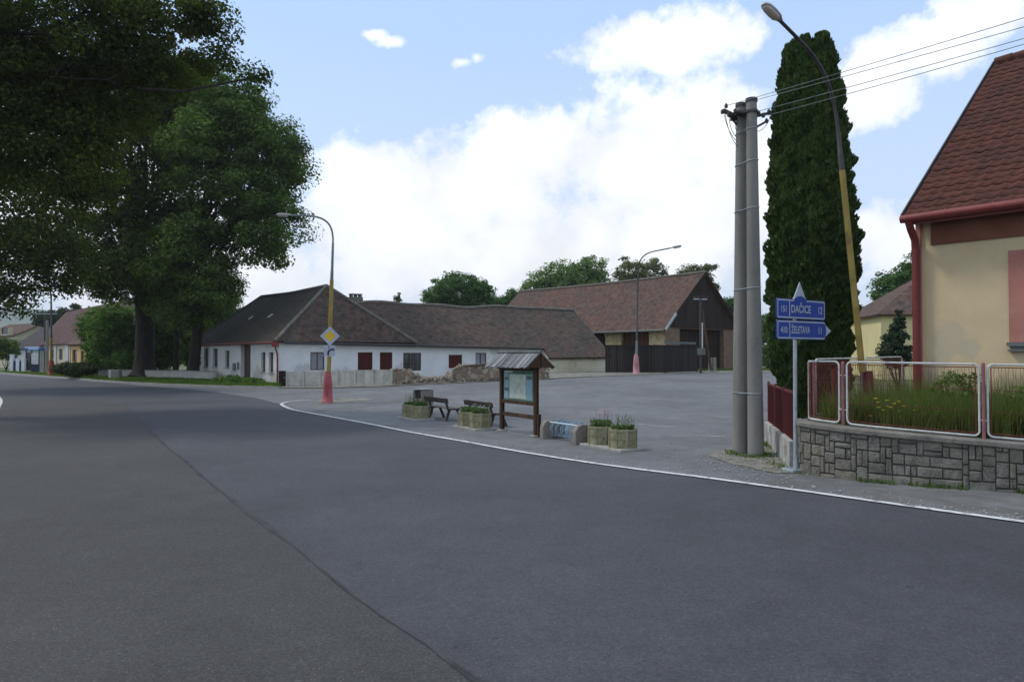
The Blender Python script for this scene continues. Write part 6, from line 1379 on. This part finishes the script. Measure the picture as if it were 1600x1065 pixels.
for i, (px, py) in enumerate(fpx):
    sb = min((abs(800 + F * wf(v_)[0].x / wf(v_)[0].y - px), v_) for v_ in [WL * k_ / 300 for k_ in range(30, 300)])[1]; D = wf(sb)[0].y + random.uniform(.36, .6); q = at(px, py, D)
    if f0 is None:
        f0 = thing('yellow_flower', 'small yellow flower in the tall grass behind the railing', 'flower', (q.x, q.y, .72), group='yellow flowers in the garden grass', local=True)
        hz = q.z - .72; mb = MB(); mb.tube([(0, 0, 0), (.01, 0, hz * .5), (0, 0, hz)], .003, 5); mb.build('stem', MT['leaf_plant'], f0)
        mb = MB()
        for k in range(9): a = 2 * PI * k / 9; mb.add([(0, 0, hz), (.026 * math.cos(a - .3), .026 * math.sin(a - .3), hz + .004), (.036 * math.cos(a), .036 * math.sin(a), hz - .008), (.026 * math.cos(a + .3), .026 * math.sin(a + .3), hz + .004)], [(0, 1, 2, 3)])
        mb.build('petals', MT['petal_yellow'], f0)
    else:
        c_ = copy_tree(f0); c_.location = (q.x, q.y, .72); c_.rotation_euler.z = random.uniform(0, 6); c_.scale = (1, 1, max(.3, (q.z - .72) / hz))
bush('weed_shrub', 'wispy rose shrub growing against the yellow house wall inside the railing', [(Vector((8.1, 13.6, 1.35)), (.45, .4, .5)), (Vector((7.8, 13.7, 1.1)), (.3, .3, .35))], 1500, .07, .14, MT['leaf_bush'], base=Vector((8.1, 13.7, .72)))
bush('weed_shrub', 'leafy shrub inside the railing at the right edge of the photo', [(Vector((8.6, 11.9, 1.15)), (.5, .5, .4)), (Vector((9.0, 12.2, 1.3)), (.5, .5, .4))], 9000, .07, .2, MT['leaf_bush'], base=Vector((8.6, 11.9, .72)))
bush('weed_shrub', 'dark climber leaves inside the curved end of the railing', [(Vector((5.75, 12.75, 1.0)), (.18, .18, .3)), (Vector((5.55, 12.6, .95)), (.12, .12, .15))], 2200, .06, .12, MT['leaf_bush'], base=Vector((5.75, 12.75, .72)))
# verge grass
pts = []
vp = [(p[0], p[1]) for p in verge_poly]
while len(pts) < 42000:
    x, y = random.uniform(-85, -14.5), random.uniform(44, 105)
    if x / y < -.75 or not in_poly(x, y, vp): continue
    if random.random() < (48 / y) ** 1.5: pts.append((x, y, .05))
o = blades('verge_grass', pts, .08, .24, MT['grass'], .07); tag(o, 'short grass growing on the verge under the large trees', 'grass')
pts = []
for i in range(5200):
    s = random.random(); a = gp(613 + 330 * s, 601.5 - 13.5 * s) if i % 40 == 0 else a
    x = a.x + random.uniform(-.6, .6); y = a.y + random.uniform(0, .5) + .2
    if math.sin(x * 1.7) + math.sin(x * .6 + 2) < .5: continue
    pts.append((x, y, H(x, y)))
for i in range(5200):
    x = random.uniform(13, 27); y = random.uniform(57.5, 63.5) + (x - 13) * .35; pts.append((x, y, H(x, y) - .02))
o = blades('lot_edge_grass', pts, .05, .2, MT['grass'], .04); tag(o, 'rough grass along the far edge of the car park', 'grass')
pts = []
for i in range(2600):
    k = random.random()
    if k < .62: s = random.uniform(.3, WL - .2); p, d, nn = wf(s); q = p + nn * sgn * abs(random.gauss(.03, .06)); 
    else: q = Vector((5.0, 13.0, 0)).lerp(Vector((5.9, 16.9, 0)), random.random()) + Vector((-abs(random.gauss(.15, .12)), 0, 0))
    if math.sin(q.x * 7) + math.sin(q.x * 3.1 + 1) < -.1: continue
    pts.append((q.x, q.y, 0.0))
for i in range(700): a_ = random.uniform(0, 6.28); r = .2 + abs(random.gauss(0, .1)); pts.append((4.78 + r * 1.2 * math.cos(a_), 14.9 + r * 1.6 * math.sin(a_), 0))
o = blades('kerbside_weeds', pts, .02, .10, MT['grass'], .012); tag(o, 'thin weeds along the foot of the stone wall and the red fence', 'weeds')

# ------------------------------------------------------------------ street furniture by the road
RZ = math.atan2(-.86, .51)
def planter_proto():
    t = thing('planter', 'x', 'planter', (0, 0, 0), local=True)
    n = 8; R = .33; mb = MB(); h = .44
    # octagonal shell with panel grooves, tapering slightly
    def ring(r, z, rot=PI / 8): return [Vector((r * math.cos(rot + 2 * PI * k / n) * 1.0, r * math.sin(rot + 2 * PI * k / n), z)) for k in range(n)]
    lv = [(R * .96, .05), (R * .97, .20), (R * .935, .205), (R * .935, .22), (R * .975, .225), (R * 1.0, h - .07), (R * .96, h - .068), (R * .96, h - .055), (R * 1.03, h - .05), (R * 1.03, h), (R * .86, h), (R * .84, h - .08)]
    vs = [v for r, z in lv for v in ring(r, z)]
    mb.add(vs, [(i * n + k, i * n + (k + 1) % n, (i + 1) * n + (k + 1) % n, (i + 1) * n + k) for i in range(len(lv) - 1) for k in range(n)])
    for k in range(n):
        a = PI / 8 + 2 * PI * k / n; c = Vector((R * .965 * math.cos(a), R * .965 * math.sin(a), .25)); mb.box(c, (.035, .06, .4), rz=a, bev=.008)
    o = mb.build('planter_body', MT['planter'], t)
    mb = MB(); mb.add(ring(R * .85, h - .05), [tuple(range(n))]); mb.build('soil', MT['soil'], t)
    mb = MB(); mb.box((0, 0, .02), (.74, .74, .06), bev=.01); mb.build('base_slab', MT['slab'], t)
    return t
pproto = planter_proto()
PL = [((-3.20, 23.68), .1, 'concrete planter at the far end of the row, left of its twin', 'leafy', .26),
      ((-2.86, 23.05), .0, 'planter nearest the litter bin and first bench, right one of the far pair', 'low', .06),
      ((-1.20, 20.68), .1, 'left concrete planter of the middle pair, in front of the second bench', 'low', .14),
      ((-.86, 20.08), .0, 'right planter of the middle pair, next to the notice board, topped with pale flowers', 'white', .15),
      ((1.98, 16.42), .1, 'concrete planter with pink flowers beside the bicycle rack', 'pink', .23),
      ((2.36, 15.78), .0, 'nearest concrete planter with upright green leaves, at the right end of the row', 'leafy', .22)]
def plants(root, kind, h0):
    P = []; N = []; n = 700
    z0 = .43
    a = RNG.random(n) * 2 * PI; r = .27 * np.sqrt(RNG.random(n)); hh = z0 + RNG.random(n) * (.14 if kind != 'leafy' else .08)
    C = np.stack([r * np.cos(a), r * np.sin(a), hh], 1)
    Nn = RNG.normal(size=(n, 3)) * .6 + np.array([0, 0, 1]); S = RNG.uniform(.03, .07, n)
    leaves_mesh('foliage', C, Nn, S, MT['leaf_plant'], root)
    mb = MB(); fl_ = MB()
    nst = {'leafy': 14, 'low': 5, 'white': 16, 'pink': 14}[kind]
    for k in range(nst):
        x, y = random.uniform(-.19, .19), random.uniform(-.19, .19); h = h0 * random.uniform(.6, 1.35) + .04; tx, ty = x + random.uniform(-.05, .05), y + random.uniform(-.05, .05)
        mb.tube([(x, y, z0), (tx, ty, z0 + h)], .004, 4)
        if kind == 'leafy':
            for j in range(7):
                zz = z0 + h * (j + 1) / 7; aa = j * 2.4; l = .085 * (1 - j / 10); dx, dy = math.cos(aa) * l, math.sin(aa) * l
                mb.add([(tx, ty, zz), (tx + dx * .5 - dy * .22, ty + dy * .5 + dx * .22, zz + .025), (tx + dx, ty + dy, zz + .03), (tx + dx * .5 + dy * .22, ty + dy * .5 - dx * .22, zz + .025)], [(0, 1, 2, 3)])
        if kind in ('pink', 'white'):
            for j in range(7):
                aa = j * .9; rr_ = .032 if kind == 'pink' else .02; cz = z0 + h + .005
                fl_.add([(tx, ty, cz), (tx + rr_ * math.cos(aa - .4), ty + rr_ * math.sin(aa - .4), cz + .012), (tx + rr_ * 1.3 * math.cos(aa), ty + rr_ * 1.3 * math.sin(aa), cz + .01), (tx + rr_ * math.cos(aa + .4), ty + rr_ * math.sin(aa + .4), cz + .014)], [(0, 1, 2, 3)])
    if kind != 'low': mb.build('stem', MT['leaf_plant'], root)
    if kind in ('pink', 'white'): fl_.build('flower_head', MT['petal_' + kind], root)
kids = list(pproto.children)
for i, ((x, y), dr_, lab, kind, h0) in enumerate(PL):
    r = pproto if i == 0 else copy_tree(pproto)
    ORG[r.name] = Vector((0, 0, 0))
    r.scale = (.93, .93, 1.0); r.location = (x, y, H(x, y)); r.rotation_euler.z = RZ + dr_; r['label'] = lab; r['group'] = 'concrete flower planters along the road'
# plants are added after copying so that each planter keeps its own
for r, (_, _, lab, kind, h0) in zip([o for o in COL.objects if o.get('group') == 'concrete flower planters along the road'], PL):
    r2 = r; loc, rot = r.location.copy(), r.rotation_euler.copy()
    kind, h0 = next((p[3], p[4]) for p in PL if p[2] == r['label'])
    plants(r, kind, h0)
def bench(loc, label, group):
    t = thing('park_bench', label, 'bench', loc, RZ, group, local=True)
    def plank(name, y0, z0, w, th, tilt, mat, L=1.72):
        mb = MB(); mb.box((0, y0, z0), (L, w, th), M=Matrix.Rotation(tilt, 3, 'X'), bev=.008); return mb
    mb = MB()
    for y in (-.13, .02, .17): mb.box((0, y, .385), (1.72, .13, .04), bev=.008)
    mb.build('seat', MT['seatwood'], t)
    mb = MB(); mb.box((0, -.30, .62), (1.72, .035, .15), M=Matrix.Rotation(.22, 3, 'X'), bev=.008); mb.build('backrest', MT['benchwood'], t)
    for x in (-.62, .62):
        mb = MB(); mb.beam((x, -.12, .36), (x, -.24, 0), .06, .07, up=(1, 0, 0)); mb.beam((x, .12, .36), (x, .28, 0), .06, .07, up=(1, 0, 0)); mb.beam((x, -.2, .345), (x, .22, .345), .06, .045); mb.beam((x, -.17, .34), (x, -.29, .70), .05, .06, up=(1, 0, 0))
        mb.build('leg', MT['benchwood'], t)
    return t
bench(tuple(G(-2.12, 23.25)), 'dark wooden bench nearer the litter bin, behind the far planters', 'wooden benches by the road')
bench(tuple(G(-.72, 21.35)), 'dark wooden bench partly hidden behind the middle planters, beside the notice board', 'wooden benches by the road')
def bin_():
    x, y = -3.02, 25.2; t = thing('litter_bin', 'brown pebble concrete litter bin with pale metal lid behind the far planters', 'litter bin', tuple(G(x, y)), RZ + .2, local=True)
    mb = MB()
    w, h = .50, .84
    mb.box((0, .0, h * .32), (w, w, h * .64), bev=.02)
    mb.box((0, w / 2 - .03, h * .81), (w, .06, h * .34), bev=.01); mb.box((w / 2 - .03, -.03, h * .81), (.06, w - .07, h * .338), bev=.01); mb.box((-w / 2 + .03, -.03, h * .81), (.06, w - .07, h * .338), bev=.01)
    mb.build('bin_body', MT['pebble'], t)
    mb = MB(); mb.box((0, 0, h * .8), (w - .14, w - .14, h * .3)); mb.build('liner', MT['black'], t)
    mb = MB(); mb.box((0, 0, h + .012), (w + .01, w + .01, .02)); mb.build('lid', MT['lamphead'], t)
    mb = MB(); mb.box((0.05, -w / 2 - .004, h * .60), (.10, .006, .07)); mb.build('sticker', MT['orangep'], t)
bin_()
def kiosk():
    o = Vector((.165, 18.95, 0)); t = thing('notice_board', 'wooden roofed notice board with a framed map, standing at the road edge', 'notice board', tuple(o), RZ, local=True)
    hw = .84; W_ = MT['wood']
    for x in (-hw, hw):
        mb = MB(); mb.box((x, 0, .88), (.105, .105, 1.72), bev=.006); p = mb.build('post', W_, t)
        mb = MB(); mb.box((x, 0, .02), (.22, .22, .05), bev=.01); mb.build('foot', MT['slab'], p)
    mb = MB(); mb.box((hw + .1, .02, .28), (.07, .09, .55), bev=.006); mb.build('brace', W_, t)
    mb = MB(); mb.box((0, 0, .47), (2 * hw - .12, .06, .10), bev=.006); mb.build('cross_rail', W_, t)
    mb = MB(); mb.box((0, 0, .80), (2 * hw - .12, .09, .09), bev=.006); mb.box((0, 0, 1.68), (2 * hw - .12, .10, .13), bev=.006); mb.box((0, 0, 1.765), (2 * hw + .3, .1, .05)); mb.build('board_frame', W_, t)
    mb = MB(); mb.box((0, .03, 1.23), (2 * hw - .12, .03, .76)); mb.build('backboard', W_, t)
    y = -.005; sx = 2 * hw - .22
    mb = MB(); mb.box((0, y + .002, 1.23), (sx, .02, .77)); b = mb.build('map_board', MT['mapgreen'], t)
    mb = MB(); mb.box((-.02, y - .010, 1.205), (sx * .56, .004, .62)); mb.build('map_sheet', MT['mappaper'], b)
    mb = MB(); mb.box((-sx * .40, y - .010, 1.22), (sx * .15, .004, .68)); mb.box((sx * .375, y - .010, 1.20), (sx * .19, .004, .64)); mb.build('text_column', MT['mapblue'], b)
    mb = MB(); mb.box((sx * .375, y - .0135, 1.44), (sx * .17, .003, .09)); mb.box((-sx * .40, y - .0135, 1.40), (sx * .12, .003, .08)); mb.box((-sx * .40, y - .0135, 1.12), (sx * .12, .003, .08)); mb.build('photo', MT['mapdark'], b)
    mb = MB()
    for k in range(18):
        cx = random.uniform(-.3, .28); cz = random.uniform(.95, 1.45); pts = [Vector((cx + random.uniform(-.15, .15), y - .0135, cz + random.uniform(-.1, .1))) for _ in range(3)]
        mb.tube(bez(*pts, 5), .0025, 4)
    mb.build('map_line', MT['mapdark'], b)
    mb = MB(); mb.box((-sx * .32, y - .0135, 1.575), (sx * .28, .003, .05)); mb.build('title_strip', MT['mappaper'], b)
    mb = MB(); mb.box((0, -.028, 1.23), (sx + .03, .006, .80)); 
    # roof: two slopes of shingles
    rl = 1.06; a = .42; zr = 2.08; ze = 1.70
    for s_ in (-1, 1):
        mb = MB(); n = 27
        for i in range(n):
            x0 = -rl + 2 * rl * i / n; x1 = -rl + 2 * rl * (i + 1) / n - .008; dzr = random.uniform(-.012, .012)
            P = [Vector((x0, s_ * (a + random.uniform(-.02, .02)), ze + dzr)), Vector((x1, s_ * (a + random.uniform(-.02, .02)), ze + dzr)), Vector((x1, 0, zr + dzr * .3)), Vector((x0, 0, zr + dzr * .3))]
            if s_ > 0: P = P[::-1]
            mb.slab(P, .02)
        mb.build('roof_slope', MT['greyshingle'], t)
    mb = MB(); mb.beam((-rl - .01, 0, zr + .015), (rl + .02, 0, zr + .015), .10, .035); mb.build('ridge_board', MT['greyshingle'], t)
    for x in (-rl + .05, -.4, .4, rl - .05):
        mb = MB()
        for s_ in (-1, 1): mb.beam((x, s_ * (a - .04), ze - .02), (x, 0, zr - .05), .05, .05)
        mb.beam((x, -.22, 1.84), (x, .22, 1.84), .04, .05); mb.build('rafter', W_, t)
    mb = MB(); mb.beam((-hw, 0, 1.79), (-hw, 0, 2.0), .08, .08); mb.build('king_post', W_, t); mb = MB(); mb.beam((hw, 0, 1.79), (hw, 0, 2.0), .08, .08); mb.build('king_post', W_, t)
    mb = MB(); mb.add([Vector((rl - .02, -a + .06, ze - .0)), Vector((rl - .02, a - .06, ze)), Vector((rl - .02, 0, zr - .04))], [(0, 1, 2)]); mb.build('gable_board', W_, t)
kiosk()
def bike_rack():
    a, b = Vector((.98, 17.95, 0)), Vector((1.66, 16.8, 0)); c = (a + b) / 2; hl = (b - a).length / 2
    t = thing('bicycle_rack', 'bicycle rack of pale blue bent tubes between two rounded concrete blocks', 'bicycle rack', tuple(c), RZ, local=True)
    for x in (-hl, hl):
        prof = [(-.32, 0), (.32, 0), (.32, .42)] + [(.25 - 0, .44)] + [(-.12 + -.20 * math.sin(k * PI / 10), .24 + .20 * math.cos(k * PI / 10)) for k in range(0, 6)]
        mb = MB(); P = [Vector((x - .075, y, z)) for y, z in prof]; mb.slab(P, -.15, nrm=Vector((-1, 0, 0))) if 0 else mb.slab([Vector((x + .075, y, z)) for y, z in prof], .15, nrm=Vector((1, 0, 0)))
        mb.build('end_block', MT['pebble'], t, bevel=.012)
    mb = MB()
    mb.tube([(-hl + .07, -.12, .40), (hl - .07, -.12, .40)], .02, 8); mb.tube([(-hl + .07, .16, .36), (hl - .07, .16, .36)], .016, 8); mb.tube([(-hl + .07, .0, .08), (hl - .07, .0, .08)], .016, 8); mb.build('rail', MT['ltblue'], t)
    n = 5
    for i in range(n):
        x = -hl + .24 + (2 * hl - .48) * i / (n - 1); mb = MB()
        for dx in (-.035, .035):
            mb.tube([(x + dx, -.12, .40), (x + dx, -.20, .30), (x + dx, -.18, .12), (x + dx, 0, .08), (x + dx, .16, .20), (x + dx, .2, .36), (x + dx, .05, .46), (x + dx, -.12, .40)], .010, 6)
        mb.build('wheel_holder', MT['bluetube'], t)
bike_rack()

# ------------------------------------------------------------------ hills
def hills():
    mb = MB(); n = 60; vs = []
    for j, (D, k) in enumerate(((1250, 0), (1500, .55), (1850, 1.0), (2300, .75))):
        for i in range(n + 1):
            px = -900 + 3400 * i / n; hgt = np.interp(px, [-900, -100, 20, 60, 110, 170, 400, 900, 1300, 2500], [70, 100, 124, 122, 108, 80, 20, 16, 22, 30]); hgt = hgt + 5 * math.sin(i * 1.3) + 3 * math.sin(i * 2.9)
            vs.append(Vector(((px - 800) / F * D, D, -2 + hgt * k * 1.0)))
    m = n + 1; mb.add(vs, [(j * m + i, j * m + i + 1, (j + 1) * m + i + 1, (j + 1) * m + i) for j in range(3) for i in range(n)], sm=True)
    tag(mb.build('hills', MT['hill']), kind='structure')
hills()

# ------------------------------------------------------------------ haze
HAZE = 1
if HAZE:
    mb = MB(); mb.box((0, 1100, 70), (5400, 3000, 146)); hz_ = mb.build('haze', None); tag(hz_, kind='stuff')
    m = bpy.data.materials.new('haze_air'); m.use_nodes = True; nt = m.node_tree; nt.nodes.clear(); out = nt.nodes.new('ShaderNodeOutputMaterial'); v = nt.nodes.new('ShaderNodeVolumePrincipled')
    v.inputs['Color'].default_value = (.82, .88, .95, 1); v.inputs['Density'].default_value = .00026; v.inputs['Anisotropy'].default_value = 0.2
    nt.links.new(v.outputs[0], out.inputs['Volume']); hz_.data.materials.append(m)

# ------------------------------------------------------------------ sky, sun, camera
SUN_EL, SUN_AZ = math.radians(52), math.radians(-75)      # azimuth measured from +Y towards +X
W_ = bpy.data.worlds.new('World'); sc.world = W_; W_.use_nodes = True; nt = W_.node_tree; nt.nodes.clear()
out = nt.nodes.new('ShaderNodeOutputWorld'); bg = nt.nodes.new('ShaderNodeBackground'); nt.links.new(bg.outputs[0], out.inputs[0])
sky = nt.nodes.new('ShaderNodeTexSky'); sky.sky_type = 'NISHITA'; sky.sun_disc = False; sky.sun_elevation = SUN_EL; sky.sun_rotation = SUN_AZ; sky.air_density = 1.0; sky.dust_density = 2.0; sky.ozone_density = 1.0
gen = nt.nodes.new('ShaderNodeTexCoord').outputs['Generated']
sep = nt.nodes.new('ShaderNodeSeparateXYZ'); nt.links.new(gen, sep.inputs[0])
az = math_(nt, 'ARCTAN2', sep.outputs[0], sep.outputs[1]); el = math_(nt, 'ARCSINE', sep.outputs[2])
cmb = nt.nodes.new('ShaderNodeCombineXYZ'); nt.links.new(az, cmb.inputs[0]); nt.links.new(el, cmb.inputs[1])
nz = nt.nodes.new('ShaderNodeTexNoise'); nz.inputs['Scale'].default_value = 8; nz.inputs['Detail'].default_value = 9; nz.inputs['Roughness'].default_value = .58; nt.links.new(gen, nz.inputs['Vector'])
nb = nt.nodes.new('ShaderNodeTexNoise'); nb.inputs['Scale'].default_value = 2.2; nb.inputs['Detail'].default_value = 6; nb.inputs['Roughness'].default_value = .6; nt.links.new(gen, nb.inputs['Vector'])
nf = nt.nodes.new('ShaderNodeTexNoise'); nf.inputs['Scale'].default_value = 26; nf.inputs['Detail'].default_value = 8; nf.inputs['Roughness'].default_value = .62; nt.links.new(gen, nf.inputs['Vector'])
n1 = math_(nt, 'ADD', math_(nt, 'MULTIPLY', math_(nt, 'SUBTRACT', nz.outputs[0], .5), 1.45), math_(nt, 'MULTIPLY', math_(nt, 'SUBTRACT', nf.outputs[0], .5), 1.3))
blobs = [(700, 300, 230, 95), (860, 235, 120, 70), (1000, 250, 190, 120), (1120, 190, 80, 75), (570, 262, 80, 45), (620, 380, 230, 110), (850, 400, 420, 120), (1130, 330, 130, 160), (1050, 66, 175, 46), (935, 100, 50, 34),
         (722, 98, 50, 24), (745, 90, 34, 28), (610, 66, 50, 20), (585, 55, 46, 18), (865, 0, 90, 16), (1370, 125, 75, 55), (1470, 80, 70, 45), (1560, 15, 75, 45), (1400, 370, 100, 65), (1345, 165, 70, 40), (1200, 300, 50, 120), (300, 420, 300, 120), (60, 300, 260, 160)]
cur = None
def dirae(px, py): d = ray(px, py).normalized(); return math.atan2(d.x, d.y), math.asin(d.z)
for px, py, rx, ry in blobs:
    a, e = dirae(px, py); rx, ry = rx / F, ry / F
    s = nt.nodes.new('ShaderNodeVectorMath'); s.operation = 'SUBTRACT'; nt.links.new(cmb.outputs[0], s.inputs[0]); s.inputs[1].default_value = (a, e, 0)
    m_ = nt.nodes.new('ShaderNodeVectorMath'); m_.operation = 'MULTIPLY'; nt.links.new(s.outputs[0], m_.inputs[0]); m_.inputs[1].default_value = (1 / rx, 1 / ry, 0)
    l_ = nt.nodes.new('ShaderNodeVectorMath'); l_.operation = 'LENGTH'; nt.links.new(m_.outputs[0], l_.inputs[0])
    v = math_(nt, 'SUBTRACT', (1.0 if rx * ry * F * F > 2600 else .34), l_.outputs['Value'])
    cur = v if cur is None else math_(nt, 'SMOOTH_MAX', cur, v, .12)
msk = math_(nt, 'ADD', cur, n1)
mskc = ramp(nt, msk, [(-0.04, BW(0)), (0.14, BW(.35)), (0.34, BW(.8)), (.7, BW(1))])
# cloud cover outside the photographed part of the sky
oth = ramp(nt, nb.outputs[0], [(.46, BW(0)), (.60, BW(.85))])
away = ramp(nt, math_(nt, 'MAXIMUM', math_(nt, 'ABSOLUTE', az), math_(nt, 'MULTIPLY', el, 1.5)), [(.80, BW(0)), (.95, BW(1))])
oth2 = math_(nt, 'MULTIPLY', oth, away)
cl = math_(nt, 'MAXIMUM', mskc, oth2)
# pale band near the horizon
hzb = ramp(nt, el, [(0.0, BW(.92)), (.16, BW(.40)), (.42, BW(0))])
SK = 0.125
skyc = mix(nt, 1.0, sky.outputs[0], (.85, 1.02, 1.12), 'MULTIPLY')
thin = mix(nt, .82, skyc, (4.5, 6.2, 9.1))
base = mix(nt, hzb, thin, (7.2, 7.9, 8.9))
shade = ramp(nt, nz.outputs[0], [(.36, BW(8.1)), (.6, BW(9.9))])
shd = mix(nt, 1.0, shade, (.98, 1.0, 1.03), 'MULTIPLY')
col = mix(nt, cl, base, shd)
nt.links.new(col, bg.inputs[0]); bg.inputs[1].default_value = SK
su = bpy.data.lights.new('sun', 'SUN'); su.energy = 1.9; su.angle = math.radians(9); su.color = (1, .93, .82)
so = bpy.data.objects.new('sun', su); COL.objects.link(so); dv = Vector((math.cos(SUN_EL) * math.sin(SUN_AZ), math.cos(SUN_EL) * math.cos(SUN_AZ), math.sin(SUN_EL)))
so.rotation_euler = dv.to_track_quat('Z', 'Y').to_euler(); so.location = dv * 60
cam = bpy.data.cameras.new('camera'); cam.lens = 36 * F / 1600; cam.sensor_width = 36; cam.clip_end = 12000; cam.clip_start = .05
co = bpy.data.objects.new('camera', cam); COL.objects.link(co); co.location = EYE; co.rotation_euler = (PI / 2 + TH, 0, 0); sc.camera = co
sc.view_settings.view_transform = 'Standard'; sc.view_settings.look = 'None'; sc.view_settings.exposure = 0.0; sc.view_settings.gamma = 1.0
sc.cycles.max_bounces = 6; sc.cycles.volume_bounces = 0
